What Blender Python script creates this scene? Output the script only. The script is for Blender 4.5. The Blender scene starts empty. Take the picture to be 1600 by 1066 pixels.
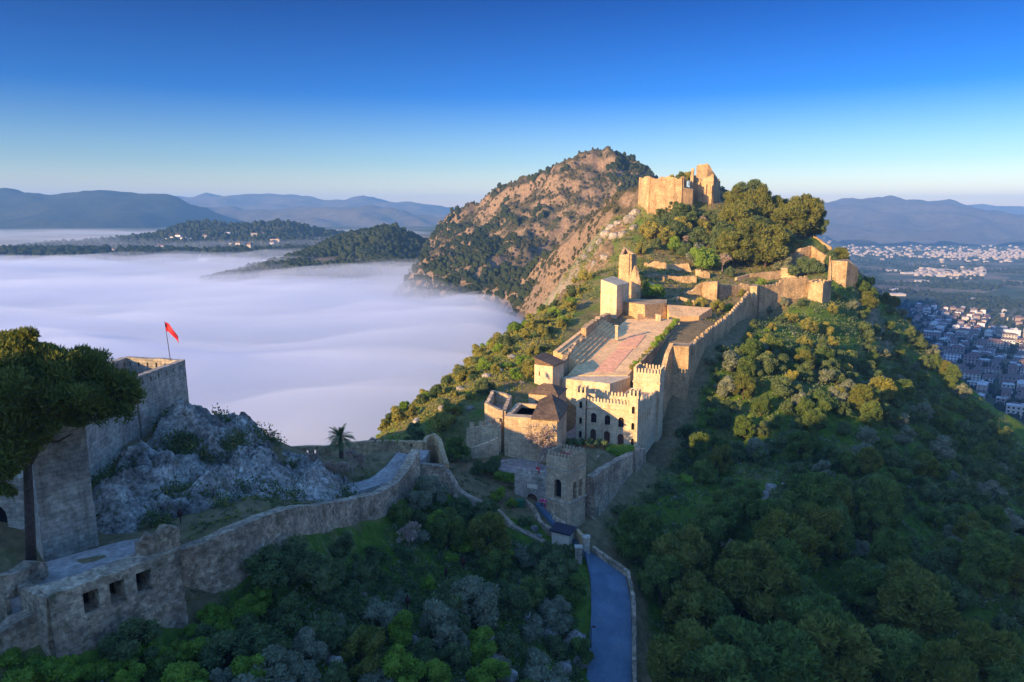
import bpy, math, random
import numpy as np
from mathutils import Vector, Matrix
R = math.radians
rnd = random.Random(7)
scene = bpy.context.scene
COL = scene.collection

# ------------------------------------------------------------------ camera
F, TH = 1150.0, R(10.0)
cd = bpy.data.cameras.new('Camera'); cam = bpy.data.objects.new('Camera', cd); COL.objects.link(cam)
cam.rotation_euler = (R(90) - TH, 0, 0); cd.sensor_width = 36.0; cd.lens = 36.0 * F / 1600.0
cd.clip_start = 0.5; cd.clip_end = 40000.0
scene.camera = cam
# ------------------------------------------------------------------ sky and sun
SUN_EL, SUN_AZ = R(13.5), R(48.0)       # azimuth: degrees left of straight behind the camera
w = bpy.data.worlds.new('World'); scene.world = w; w.use_nodes = True
wn = w.node_tree; bgn = wn.nodes['Background']
sky = wn.nodes.new('ShaderNodeTexSky'); sky.sky_type = 'NISHITA'; sky.sun_disc = False
sky.sun_elevation = SUN_EL; sky.sun_rotation = R(180) + SUN_AZ
sky.altitude = 300; sky.air_density = 1.0; sky.dust_density = 0.6; sky.ozone_density = 3.0
gam = wn.nodes.new('ShaderNodeGamma'); gam.inputs[1].default_value = 1.30
hsv = wn.nodes.new('ShaderNodeHueSaturation'); hsv.inputs['Saturation'].default_value = 1.0
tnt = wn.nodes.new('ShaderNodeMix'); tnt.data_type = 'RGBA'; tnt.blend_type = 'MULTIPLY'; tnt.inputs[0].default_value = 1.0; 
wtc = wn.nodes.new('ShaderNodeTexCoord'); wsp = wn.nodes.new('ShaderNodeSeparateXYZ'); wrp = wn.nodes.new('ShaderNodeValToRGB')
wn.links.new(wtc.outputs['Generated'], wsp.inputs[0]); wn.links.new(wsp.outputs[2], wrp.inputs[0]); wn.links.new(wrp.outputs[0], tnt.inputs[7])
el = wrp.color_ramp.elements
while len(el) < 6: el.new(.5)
for e_, (p_, c_) in zip(el, ((0, (.84, .60, .50)), (.06, (.36, .36, .40)), (.146, (.035, .165, .36)), (.26, (0, .08, .22)), (.45, (1.05, 1.25, 1.5)), (1, (1.6, 1.65, 1.7)))): e_.position = p_; e_.color = (*c_, 1)  # stops above the view brightened beyond the real sky as added ambient fill
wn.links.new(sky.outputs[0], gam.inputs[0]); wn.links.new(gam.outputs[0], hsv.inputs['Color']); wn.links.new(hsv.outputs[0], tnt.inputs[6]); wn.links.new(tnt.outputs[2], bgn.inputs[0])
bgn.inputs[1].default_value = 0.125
sd = bpy.data.lights.new('Sun', 'SUN'); sun = bpy.data.objects.new('Sun', sd); COL.objects.link(sun)
sd.energy = 5.0; sd.angle = R(0.5); sd.color = (1.0, 0.645, 0.29)
SUNV = Vector((-math.sin(SUN_AZ) * math.cos(SUN_EL), -math.cos(SUN_AZ) * math.cos(SUN_EL), math.sin(SUN_EL)))
sun.rotation_euler = SUNV.to_track_quat('Z', 'Y').to_euler()
vs = scene.view_settings; vs.view_transform = 'Standard'; vs.look = 'None'; vs.gamma = 1.0; vs.exposure = 1.2
cy = scene.cycles
cy.max_bounces = 5; cy.diffuse_bounces = 3; cy.glossy_bounces = 1; cy.transmission_bounces = 2; cy.volume_bounces = 2
cy.transparent_max_bounces = 6; cy.use_denoising = True; cy.caustics_reflective = False; cy.caustics_refractive = False

# ------------------------------------------------------------------ helpers
def ray(px, py):
    u = (px - 800) / F; v = (533 - py) / F
    return u, math.cos(TH) + v * math.sin(TH), -math.sin(TH) + v * math.cos(TH)
def P(px, py, Y):
    u, dy, dz = ray(px, py); s = Y / dy
    return (u * s, Y, dz * s)
def proj(x, y, z):
    fw = y * math.cos(TH) - z * math.sin(TH); up = y * math.sin(TH) + z * math.cos(TH)
    fw = max(fw, .01)
    return 800 + F * x / fw, 533 - F * up / fw
# numpy gradient noise
_prm = np.random.RandomState(3).permutation(512).astype(np.int64)
_grd = np.random.RandomState(4).randn(512, 3); _grd /= np.linalg.norm(_grd, axis=1)[:, None]
def perlin(p):
    p = np.asarray(p, float); i = np.floor(p).astype(np.int64); f = p - i; u = f * f * f * (f * (f * 6 - 15) + 10)
    def h(a, b, c): return _prm[(_prm[(_prm[(a) & 511] + b) & 511] + c) & 511]
    out = 0
    for dx in (0, 1):
        for dy in (0, 1):
            for dz in (0, 1):
                g = _grd[h(i[:, 0] + dx, i[:, 1] + dy, i[:, 2] + dz)]
                d = g[:, 0] * (f[:, 0] - dx) + g[:, 1] * (f[:, 1] - dy) + g[:, 2] * (f[:, 2] - dz)
                wt = (u[:, 0] if dx else 1 - u[:, 0]) * (u[:, 1] if dy else 1 - u[:, 1]) * (u[:, 2] if dz else 1 - u[:, 2])
                out = out + wt * d
    return out * 1.5
def fbm(p, oct=4, ridged=False):
    a, t = 1.0, 0; p = np.asarray(p, float).copy()
    for k in range(oct):
        n = perlin(p + 17.3 * k); t = t + a * ((0.5 - np.abs(n)) if ridged else n); p *= 2.03; a *= .5
    return t
class MB:
    def __init__(s): s.v = []; s.f = []
    def add(s, vs, fs):
        n = len(s.v); s.v += [tuple(p) for p in vs]; s.f += [tuple(i + n for i in f) for f in fs]; return s
    def box(s, cx, cy, z0, sx, sy, sz, rot=0, taper=1.0):
        c, n = math.cos(rot), math.sin(rot); pts = []
        for z, k in ((z0, 1.0), (z0 + sz, taper)):
            for a, b in ((-1, -1), (1, -1), (1, 1), (-1, 1)):
                x, y = a * sx / 2 * k, b * sy / 2 * k
                pts.append((cx + x * c - y * n, cy + x * n + y * c, z))
        return s.add(pts, [(3, 2, 1, 0), (4, 5, 6, 7), (0, 1, 5, 4), (1, 2, 6, 5), (2, 3, 7, 6), (3, 0, 4, 7)])
    def prism(s, poly, z0, z1):      # z0, z1: numbers or per-vertex lists; poly counter-clockwise
        n = len(poly); a = z0 if isinstance(z0, (list, tuple)) else [z0] * n; b = z1 if isinstance(z1, (list, tuple)) else [z1] * n
        if sum(poly[i][0] * poly[(i + 1) % n][1] - poly[(i + 1) % n][0] * poly[i][1] for i in range(n)) < 0:
            poly = poly[::-1]; a = a[::-1]; b = b[::-1]
        pts = [(poly[i][0], poly[i][1], a[i]) for i in range(n)] + [(poly[i][0], poly[i][1], b[i]) for i in range(n)]
        return s.add(pts, [tuple(range(n))[::-1], tuple(range(n, 2 * n))] + [(i, (i + 1) % n, n + (i + 1) % n, n + i) for i in range(n)])
    def tube(s, pts, rad, n=7):
        rings = []; pts = [Vector(p) for p in pts]
        vv = []
        for k, p in enumerate(pts):
            t = (pts[min(k + 1, len(pts) - 1)] - pts[max(k - 1, 0)]).normalized()
            a = t.cross(Vector((0.3, 1, 0.1))); 
            if a.length < 1e-3: a = t.cross(Vector((1, 0, 0)))
            a.normalize(); b = t.cross(a)
            for j in range(n):
                an = 2 * math.pi * j / n; vv.append(p + (a * math.cos(an) + b * math.sin(an)) * rad[k])
        ff = []
        for k in range(len(pts) - 1):
            for j in range(n):
                ff.append((k * n + j, k * n + (j + 1) % n, (k + 1) * n + (j + 1) % n, (k + 1) * n + j))
        ff.append(tuple(range(n))[::-1]); ff.append(tuple(range((len(pts) - 1) * n, len(pts) * n)))
        return s.add(vv, ff)
    def arch(s, cx, z0, wd, ht, y0, y1, n=8):     # arched slab in the XZ plane between y0 and y1
        r = wd / 2; prof = [(cx - r, z0), (cx + r, z0)] + [(cx + r * math.cos(math.pi * k / n), z0 + ht - r + r * math.sin(math.pi * k / n)) for k in range(n + 1)]
        m = len(prof); pts = [(x, y0, z) for x, z in prof] + [(x, y1, z) for x, z in prof]
        return s.add(pts, [tuple(range(m)), tuple(range(m, 2 * m))[::-1]] + [(i, m + i, m + (i + 1) % m, (i + 1) % m) for i in range(m)])
    def mesh(s, name):
        m = bpy.data.meshes.new(name); m.from_pydata(s.v, [], s.f); m.update(); return m
    def build(s, name, mat, parent=None, smooth=False):
        return link(name, s.mesh(name), mat, parent, smooth)
def npmesh(name, V, Fq):
    m = bpy.data.meshes.new(name); V = np.asarray(V, np.float32); Fq = np.asarray(Fq, np.int32); k = Fq.shape[1]
    m.vertices.add(len(V)); m.vertices.foreach_set('co', V.ravel())
    m.loops.add(Fq.size); m.loops.foreach_set('vertex_index', Fq.ravel())
    m.polygons.add(len(Fq)); m.polygons.foreach_set('loop_start', np.arange(0, Fq.size, k, dtype=np.int32))
    m.update(calc_edges=True); return m
def link(name, me, mat, parent=None, smooth=False):
    if mat is not None:
        me.materials.clear()
        for q in (mat if isinstance(mat, (list, tuple)) else [mat]): me.materials.append(q)
    if smooth: me.polygons.foreach_set('use_smooth', np.ones(len(me.polygons), bool))
    o = bpy.data.objects.new(name, me); COL.objects.link(o)
    if parent is not None: o.parent = parent
    return o
def tag(o, label=None, cat=None, group=None, kind=None):
    if label: o['label'] = label
    if cat: o['category'] = cat
    if group: o['group'] = group
    if kind: o['kind'] = kind
    return o
def thing(name, label, cat, loc=(0, 0, 0), rz=0, group=None, sc=1):
    o = bpy.data.objects.new(name, None); COL.objects.link(o); o.location = loc; o.rotation_euler = (0, 0, rz); o.empty_display_size = .3
    o.scale = (sc, sc, sc) if not isinstance(sc, tuple) else sc
    return tag(o, label, cat, group)
def cut(o, mb):
    c = mb.build('cutter', None); m = o.modifiers.new('b', 'BOOLEAN'); m.object = c; m.operation = 'DIFFERENCE'; m.solver = 'EXACT'
    if o.parent: c.parent = o.parent
    bpy.context.view_layer.update()
    dg = bpy.context.evaluated_depsgraph_get(); me = bpy.data.meshes.new_from_object(o.evaluated_get(dg))
    o.modifiers.clear(); mats = list(o.data.materials); o.data = me; me.materials.clear()
    for q in mats: me.materials.append(q)
    bpy.data.objects.remove(c, do_unlink=True)
ORD = 'first second third fourth fifth sixth seventh eighth ninth tenth eleventh twelfth thirteenth fourteenth fifteenth sixteenth seventeenth eighteenth nineteenth twentieth'.split()
AUTO = {}
def auto(o, phrase, zone): AUTO.setdefault(zone, []).append((o, phrase))
def finish_labels():
    for zone, items in AUTO.items():
        q = sorted(((proj(*o.location), o, ph) for o, ph in items), key=lambda t: -t[0][1])
        per = 17 if len(q) > 20 else 20
        rows = [q[i:i + per] for i in range(0, len(q), per)]
        for ri, row in enumerate(rows):
            row.sort(key=lambda t: t[0][0])
            for i, (_, o, ph) in enumerate(row):
                rt = '' if len(rows) == 1 else f', {ORD[ri]} row up' if ri else ', lowest row'
                o['label'] = f'{ph}, {ORD[i]} from left{rt}, {zone}'

# ------------------------------------------------------------------ materials
def newmat(name):
    m = bpy.data.materials.new(name); m.use_nodes = True; nt = m.node_tree
    return m, nt, nt.nodes['Principled BSDF']
def N(nt, t, **kw):
    n = nt.nodes.new(t)
    for k, v in kw.items():
        if k.startswith('i_'): n.inputs[int(k[2:]) if k[2:].isdigit() else k[2:].replace('_', ' ')].default_value = v
        else: setattr(n, k, v)
    return n
def ramp(nt, stops, src):
    r = N(nt, 'ShaderNodeValToRGB'); e = r.color_ramp.elements
    while len(e) < len(stops): e.new(.5)
    for el, (p, c) in zip(e, stops): el.position = p; el.color = (*c, 1) if len(c) == 3 else c
    nt.links.new(src, r.inputs[0]); return r
def mixc(nt, fac, a, b, mode='MIX'):
    m = N(nt, 'ShaderNodeMix', data_type='RGBA', blend_type=mode)
    for s, v in ((0, fac), (6, a), (7, b)):
        if hasattr(v, 'is_linked'): nt.links.new(v, m.inputs[s])
        elif isinstance(v, (int, float)): m.inputs[s].default_value = v
        else: m.inputs[s].default_value = (*v, 1)
    return m.outputs[2]
def stone(name, c0, c1, c2, brick=0.0, bs=(0.9, .38), stain=.5, bump=.35, moss=0.0, world=False, speck=.3):
    m, nt, bs_ = newmat(name); L = nt.links
    tc = N(nt, 'ShaderNodeTexCoord'); src = tc.outputs['Object']
    if world: src = N(nt, 'ShaderNodeNewGeometry').outputs['Position']
    n1 = N(nt, 'ShaderNodeTexNoise', i_Scale=1.7, i_Detail=8.0, i_Roughness=.72); L.new(src, n1.inputs['Vector'])
    n2 = N(nt, 'ShaderNodeTexNoise', i_Scale=.23, i_Detail=5.0, i_Roughness=.6); L.new(src, n2.inputs['Vector'])
    vo = N(nt, 'ShaderNodeTexVoronoi', i_Scale=3.2); L.new(src, vo.inputs['Vector'])
    r1 = ramp(nt, [(.30, c0), (.52, c1), (.72, c2)], n1.outputs[0])
    r2 = ramp(nt, [(.35, (1 - stain,) * 3), (.62, (1.12, 1.08, 1.02))], n2.outputs[0])
    col = mixc(nt, 1.0, r1.outputs[0], r2.outputs[0], 'MULTIPLY')
    mp_ = N(nt, 'ShaderNodeMapping'); mp_.inputs['Scale'].default_value = (1.3, 1.3, .12); L.new(src, mp_.inputs[0])
    n4 = N(nt, 'ShaderNodeTexNoise', i_Scale=1.0, i_Detail=4.0, i_Roughness=.6); L.new(mp_.outputs[0], n4.inputs['Vector'])
    col = mixc(nt, .45, col, ramp(nt, [(.34, (.5, .47, .42)), (.50, (1, 1, 1))], n4.outputs[0]).outputs[0], 'MULTIPLY')
    col = mixc(nt, speck, col, ramp(nt, [(0, (.35, .32, .28)), (1, (1.4, 1.34, 1.22))], vo.outputs['Color']).outputs[0], 'MULTIPLY')
    hgt = n1.outputs[0]
    if brick > 0:
        sx = N(nt, 'ShaderNodeSeparateXYZ'); L.new(src, sx.inputs[0])
        ad = N(nt, 'ShaderNodeMath', operation='MULTIPLY_ADD', i_1=.73); L.new(sx.outputs[1], ad.inputs[0]); L.new(sx.outputs[0], ad.inputs[2])
        cb = N(nt, 'ShaderNodeCombineXYZ'); L.new(ad.outputs[0], cb.inputs[0]); L.new(sx.outputs[2], cb.inputs[1])
        br = N(nt, 'ShaderNodeTexBrick', i_Scale=1.0, i_Mortar_Size=.022)
        br.inputs['Brick Width'].default_value = bs[0]; br.inputs['Row Height'].default_value = bs[1]
        br.inputs['Color1'].default_value = (1.12, 1.1, 1.05, 1); br.inputs['Color2'].default_value = (.78, .76, .72, 1); br.inputs['Mortar'].default_value = (.5, .46, .4, 1)
        L.new(cb.outputs[0], br.inputs['Vector']); col = mixc(nt, brick, col, br.outputs['Color'], 'MULTIPLY')
    if moss > 0:
        n3 = N(nt, 'ShaderNodeTexNoise', i_Scale=.55, i_Detail=7.0, i_Roughness=.7); L.new(src, n3.inputs['Vector'])
        mr = ramp(nt, [(.55, (0, 0, 0)), (.68, (moss,) * 3)], n3.outputs[0]); col = mixc(nt, mr.outputs[0], col, (.07, .085, .03))
    L.new(col, bs_.inputs['Base Color']); bs_.inputs['Roughness'].default_value = .93; bs_.inputs['Specular IOR Level'].default_value = .15
    b = N(nt, 'ShaderNodeBump', i_Strength=bump, i_Distance=.25); L.new(hgt, b.inputs['Height']); L.new(b.outputs[0], bs_.inputs['Normal'])
    return m
def plain(name, col, rough=.8, var=.25, sc=2.0, metal=0.0):
    m, nt, b = newmat(name); tc = N(nt, 'ShaderNodeTexCoord'); n = N(nt, 'ShaderNodeTexNoise', i_Scale=sc, i_Detail=5.0)
    nt.links.new(tc.outputs['Object'], n.inputs['Vector'])
    r = ramp(nt, [(.3, tuple(c * (1 - var) for c in col)), (.7, tuple(min(1, c * (1 + var)) for c in col))], n.outputs[0])
    nt.links.new(r.outputs[0], b.inputs['Base Color']); b.inputs['Roughness'].default_value = rough; b.inputs['Metallic'].default_value = metal
    b.inputs['Specular IOR Level'].default_value = .25
    return m
def leafmat(name, a, b, c, trans=.3, sc=.6):
    m, nt, bs_ = newmat(name); L = nt.links; nt.nodes.remove(bs_)
    oi = N(nt, 'ShaderNodeObjectInfo'); ge = N(nt, 'ShaderNodeNewGeometry')
    n = N(nt, 'ShaderNodeTexNoise', i_Scale=sc, i_Detail=4.0); L.new(ge.outputs['Position'], n.inputs['Vector'])
    c1 = mixc(nt, oi.outputs['Random'], a, b)
    col = mixc(nt, ramp(nt, [(.42, (0, 0, 0)), (.66, (1, 1, 1))], n.outputs[0]).outputs[0], c1, c)
    d = N(nt, 'ShaderNodeBsdfDiffuse'); t = N(nt, 'ShaderNodeBsdfTranslucent'); mx = N(nt, 'ShaderNodeMixShader', i_0=trans)
    L.new(col, d.inputs[0]); L.new(col, t.inputs[0]); L.new(d.outputs[0], mx.inputs[1]); L.new(t.outputs[0], mx.inputs[2])
    L.new(mx.outputs[0], nt.nodes['Material Output'].inputs[0]); return m
M = {}
M['ashlar'] = stone('ashlar_stone', (.36, .27, .17), (.52, .41, .27), (.62, .52, .37), brick=.7, stain=.25)
M['palace'] = stone('palace_stone', (.50, .39, .25), (.62, .50, .33), (.70, .58, .40), brick=.4, stain=.15, bump=.15)
M['rubble'] = stone('rubble_wall_stone', (.30, .23, .165), (.52, .42, .31), (.66, .56, .44), brick=.3, bs=(.5, .3), stain=.5, moss=.7, bump=.9, world=True, speck=.75)
M['ruin'] = stone('ruin_stone', (.36, .25, .14), (.52, .38, .22), (.62, .48, .30), brick=.35, stain=.4, moss=.35, world=True, bump=.7, speck=.5)
M['tower'] = stone('old_tower_stone', (.28, .25, .21), (.45, .42, .36), (.56, .52, .46), brick=.75, bs=(1.0, .42), stain=.4, world=True, speck=.45, moss=.15)
M['rock'] = stone('limestone_rock', (.10, .09, .075), (.34, .32, .28), (.55, .53, .48), stain=.5, moss=.45, bump=1.0, world=True)
M['cobble'] = stone('cobble_paving', (.24, .22, .2), (.36, .33, .3), (.45, .42, .38), stain=.3, bump=.5, world=True)
M['plaza'] = stone('plaza_paving', (.62, .38, .17), (.80, .52, .25), (.84, .60, .34), stain=.2, bump=.2, world=True)
M['redbrick'] = plain('red_brick_paving', (.74, .36, .18), .9, .25, 1.2)
def asphalt():
    m, nt, b = newmat('asphalt'); L = nt.links; po = N(nt, 'ShaderNodeNewGeometry').outputs['Position']
    def noi(s, d=5.0):
        n = N(nt, 'ShaderNodeTexNoise', i_Scale=s, i_Detail=d, i_Roughness=.65); L.new(po, n.inputs['Vector']); return n.outputs[0]
    c = ramp(nt, [(.35, (.055, .10, .145)), (.65, (.10, .15, .20))], noi(.35)).outputs[0]
    c = mixc(nt, .7, c, ramp(nt, [(.3, (.6, .6, .6)), (.7, (1.25, 1.25, 1.25))], noi(7.0)).outputs[0], 'MULTIPLY')
    v = N(nt, 'ShaderNodeTexVoronoi', i_Scale=.55, feature='DISTANCE_TO_EDGE'); wv = N(nt, 'ShaderNodeVectorMath', operation='ADD'); nz = N(nt, 'ShaderNodeTexNoise', i_Scale=1.2, i_Detail=4.0); L.new(po, nz.inputs['Vector']); L.new(po, wv.inputs[0]); L.new(nz.outputs['Color'], wv.inputs[1]); L.new(wv.outputs[0], v.inputs['Vector'])
    c = mixc(nt, 1.0, c, ramp(nt, [(.0, (.72, .72, .72)), (.012, (1, 1, 1))], v.outputs['Distance']).outputs[0], 'MULTIPLY')
    c = mixc(nt, ramp(nt, [(.58, (0, 0, 0)), (.7, (.6, .6, .6))], noi(.9)).outputs[0], c, (.16, .15, .13))
    L.new(c, b.inputs['Base Color']); b.inputs['Roughness'].default_value = .9; return m
M['asphalt'] = asphalt()
M['rooftile'] = stone('brown_roof_tile', (.11, .075, .05), (.17, .12, .08), (.24, .17, .11), brick=.5, bs=(.3, .5), stain=.3)
M['flatroof'] = plain('pale_flat_roof', (.62, .60, .55), .7, .1, .8)
M['redroof'] = plain('red_roof_floor', (.33, .06, .045), .85, .2)
M['darkroof'] = plain('dark_panel_roof', (.03, .03, .045), .35, .2)
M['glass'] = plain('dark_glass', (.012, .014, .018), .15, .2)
M['dark'] = plain('dark_interior', (.012, .01, .009), .95, .2)  # near-black colour stands in for the shade inside openings
M['wood'] = plain('brown_wood', (.10, .045, .03), .8, .3, 6.0)
M['iron'] = plain('rusty_iron', (.05, .022, .016), .8, .35, 5.0, .3)
M['white'] = plain('white_paint', (.78, .77, .73), .7, .06)
M['cream'] = plain('cream_plaster', (.52, .44, .32), .9, .12)
M['bark'] = plain('bark', (.085, .058, .042), .95, .35, 4.0)
M['twig'] = plain('grey_twigs', (.36, .27, .20), .95, .3, 2.0)
M['red'] = plain('red_cloth', (.62, .03, .035), .8, .1)
M['pine'] = leafmat('pine_needles', (0.119, 0.182, 0.042), (0.168, 0.217, 0.056), (0.077, 0.126, 0.035))
M['pine2'] = leafmat('pine_needles_light', (.17, .185, .04), (.20, .20, .05), (.10, .13, .03), .3)
M['oak'] = leafmat('oak_leaves', (0.105, 0.154, 0.056), (0.140, 0.175, 0.070), (0.070, 0.105, 0.042), .2)
M['olive'] = leafmat('olive_leaves', (0.210, 0.231, 0.140), (0.238, 0.252, 0.161), (0.140, 0.168, 0.098), .2)
M['fresh'] = leafmat('fresh_leaves', (0.210, 0.322, 0.042), (0.252, 0.350, 0.056), (0.126, 0.224, 0.035), .35)
M['scrub'] = leafmat('scrub_leaves', (0.266, 0.259, 0.056), (0.350, 0.308, 0.070), (0.168, 0.182, 0.049), .25)
M['needle_far'] = leafmat('far_woods', (.035, .05, .022), (.045, .06, .026), (.022, .034, .016), .1, .02)
M['scrub_far'] = leafmat('far_scrub', (.06, .065, .03), (.09, .08, .04), (.045, .05, .025), .1, .02)
M['palm'] = leafmat('palm_leaves', (0.140, 0.182, 0.077), (0.154, 0.196, 0.084), (0.098, 0.140, 0.056), .2)

def groundmat(name, lush=True, sc=1.0, rock=((.16, .13, .10), (.40, .33, .25)), grass=((.055, .095, .015), (.10, .17, .02)), dry=((.13, .105, .05), (.25, .19, .095)), rock0=.80, rock1=.62):
    m, nt, b = newmat(name); L = nt.links
    ge = N(nt, 'ShaderNodeNewGeometry'); po = ge.outputs['Position']
    def noi(s, d=6.0, r=.65):
        n = N(nt, 'ShaderNodeTexNoise', i_Scale=s * sc, i_Detail=d, i_Roughness=r); L.new(po, n.inputs['Vector']); return n.outputs[0]
    n1, n2, n3 = noi(.9), noi(.12), noi(2.6, 8.0, .75)
    g = ramp(nt, [(.35, grass[0]), (.65, grass[1])], n1).outputs[0]
    d = ramp(nt, [(.35, dry[0]), (.65, dry[1])], n1).outputs[0]
    rk = ramp(nt, [(.33, rock[0]), (.66, rock[1])], n3).outputs[0]
    at = N(nt, 'ShaderNodeAttribute', attribute_name='lush')
    ad = N(nt, 'ShaderNodeMath', operation='ADD'); L.new(at.outputs['Fac'], ad.inputs[0]); L.new(n2, ad.inputs[1])
    base = mixc(nt, ramp(nt, [(.72, (0, 0, 0)), (.98, (1, 1, 1))], ad.outputs[0]).outputs[0], d, g)
    sp = N(nt, 'ShaderNodeSeparateXYZ'); L.new(ge.outputs['Normal'], sp.inputs[0])
    ma = N(nt, 'ShaderNodeMath', operation='MULTIPLY_ADD', i_1=.5, i_2=-.25); L.new(n1, ma.inputs[0])
    sb = N(nt, 'ShaderNodeMath', operation='SUBTRACT'); L.new(sp.outputs[2], sb.inputs[0]); L.new(ma.outputs[0], sb.inputs[1])
    rf = ramp(nt, [(rock1, (1, 1, 1)), (rock0, (0, 0, 0))], sb.outputs[0]).outputs[0]
    L.new(mixc(nt, rf, base, rk), b.inputs['Base Color']); b.inputs['Roughness'].default_value = .97; b.inputs['Specular IOR Level'].default_value = .08
    bp = N(nt, 'ShaderNodeBump', i_Strength=.7, i_Distance=.5 / sc); L.new(n3, bp.inputs['Height']); L.new(bp.outputs[0], b.inputs['Normal'])
    return m
M['hill'] = groundmat('hill_ground', rock0=.66, rock1=.46)
M['mount'] = groundmat('mountain_ground', sc=.16, rock=((.11, .08, .05), (.34, .245, .15)), grass=((.035, .05, .018), (.07, .08, .03)), dry=((.065, .062, .028), (.14, .11, .055)), rock0=.80, rock1=.60)
M['far'] = groundmat('far_mountain_ground', sc=.02, rock=((.12, .11, .09), (.26, .22, .17)), grass=((.05, .065, .03), (.08, .09, .04)), dry=((.12, .10, .06), (.17, .14, .09)), rock0=.7, rock1=.5)

M['farwood'] = groundmat('far_forest_ground', sc=.02, rock=((.04, .045, .035), (.08, .075, .055)), grass=((.025, .035, .02), (.04, .05, .026)), dry=((.03, .04, .024), (.05, .055, .032)), rock0=.6, rock1=.4)
# ------------------------------------------------------------------ terrain
class Terr:
    def __init__(s, anchors, xr, yr, step, noise=None, c=6.0):
        A = np.array(anchors, float); s.c = c
        D = np.sqrt(((A[:, None, :2] - A[None, :, :2]) ** 2).sum(-1) + c * c)
        n = len(A); K = np.zeros((n + 1, n + 1)); K[:n, :n] = D + np.eye(n) * -.6; K[:n, n] = 1; K[n, :n] = 1
        sol = np.linalg.solve(K, np.append(A[:, 2], 0)); wts, k0 = sol[:n], sol[n]
        s.xs = np.arange(xr[0], xr[1] + .1, step); s.ys = np.arange(yr[0], yr[1] + .1, step); s.st = step
        X, Yg = np.meshgrid(s.xs, s.ys); Q = np.stack([X.ravel(), Yg.ravel()], 1); Z = np.zeros(len(Q)) + k0
        for i in range(0, len(Q), 8000):
            q = Q[i:i + 8000]; Z[i:i + 8000] += np.sqrt(((q[:, None] - A[None, :, :2]) ** 2).sum(-1) + c * c) @ wts
        if noise is not None: Z = Z + noise(Q, Z)
        s.Q, s.Z = Q, Z; s.G = Z.reshape(X.shape)
    def h(s, x, y):
        fx = min(max((x - s.xs[0]) / s.st, 0), len(s.xs) - 1.001); fy = min(max((y - s.ys[0]) / s.st, 0), len(s.ys) - 1.001)
        i, j = int(fx), int(fy); u, v = fx - i, fy - j; g = s.G
        return float((g[j, i] * (1 - u) + g[j, i + 1] * u) * (1 - v) + (g[j + 1, i] * (1 - u) + g[j + 1, i + 1] * u) * v)
    def mesh(s, name, mat, lush=None):
        nx, ny = len(s.xs), len(s.ys); V = np.column_stack([s.Q, s.G.ravel()])
        I = np.arange(nx * ny).reshape(ny, nx); Fq = np.stack([I[:-1, :-1], I[:-1, 1:], I[1:, 1:], I[1:, :-1]], -1).reshape(-1, 4)
        me = npmesh(name, V, Fq)
        if lush is not None:
            a = me.attributes.new('lush', 'FLOAT', 'POINT'); a.data.foreach_set('value', np.asarray(lush(s.Q), np.float32))
        return link(name, me, mat, None, True)
    def hit(s, px, py, y0=45, y1=400):
        u, dy, dz = ray(px, py); Y = y0
        while Y < y1:
            if dz / dy * Y < s.h(u / dy * Y, Y): return (u / dy * Y, Y, s.h(u / dy * Y, Y))
            Y += .5
        return None
D_ = (math.sin(SUN_AZ), math.cos(SUN_AZ)); N_ = (math.cos(SUN_AZ), -math.sin(SUN_AZ))
pix = [  # (px, py, distance) of bare ground
 (950,1066,78),(918,1066,78),(990,1066,78),(925,960,86),(988,960,86),(920,880,95),(978,905,93),(850,802,105),(833,793,107),(870,832,102),(875,852,99),
 (780,720,118),(760,700,122),(950,706,120),(840,720,118),(880,690,128),
 (950,495,205),(1060,478,222),(1100,465,236),(1060,432,257),(1150,440,250),(1200,433,262),(1240,420,270),
 (1050,327,308),(1095,332,305),(1012,314,312),(1080,385,285),(1000,395,275),(1020,362,290),(1160,384,285),(1220,365,292),(1280,374,285),
 (1180,494,231),(1275,470,232),(1322,434,255),(1052,648,152),(1085,606,160),(1180,556,185),(1250,526,200),(1300,608,165),(1200,655,150),(1100,692,150),(1010,715,150),(1012,735,138),
 (985,768,117),(1020,805,115),(1110,545,172),(1140,525,190),(1200,735,130),(1100,792,120),(1200,865,106),(1010,905,98),(1010,1000,86),(1200,1015,88),(1200,1085,80),
 (1400,820,124),(1400,970,97),(1400,1085,80),(1550,715,198),(1550,815,142),(1592,660,228),(1592,915,108),(1592,1085,82),(1390,476,272),(1450,546,278),(1510,606,262),(1400,566,245),(1450,660,210),(1340,512,232),
 (840,603,146),(780,640,136),(700,603,165),(650,643,150),(604,670,140),(720,724,116),(750,549,192),(820,503,222),(880,465,245),(902,442,258),(920,483,215),(960,422,255),(952,382,285),(1000,343,305),
 (960,354,395),(925,374,452),(930,402,430),(955,395,345),
 (300,1004,58),(400,904,66),(560,876,81),(640,806,95),(740,806,99),(840,856,98),(900,905,91),(700,905,84),(600,955,72),(800,955,80),(880,1005,82),(500,1072,58),(700,1072,64),(860,1072,72),(300,1085,52),(905,1066,77),
 (534,777,90),(613,748,98),(650,724,104),(320,662,90),(400,692,92),(250,682,88),(200,755,77),(180,852,66),(260,842,66),(330,802,74),(420,782,82),(470,735,92),(300,745,82),(165,702,84),
 (250,852,64),(150,892,58),(100,867,62),(20,832,64),(280,657,100),(500,722,108),(110,1075,50),(0,1010,50),(620,716,108)]
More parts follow.
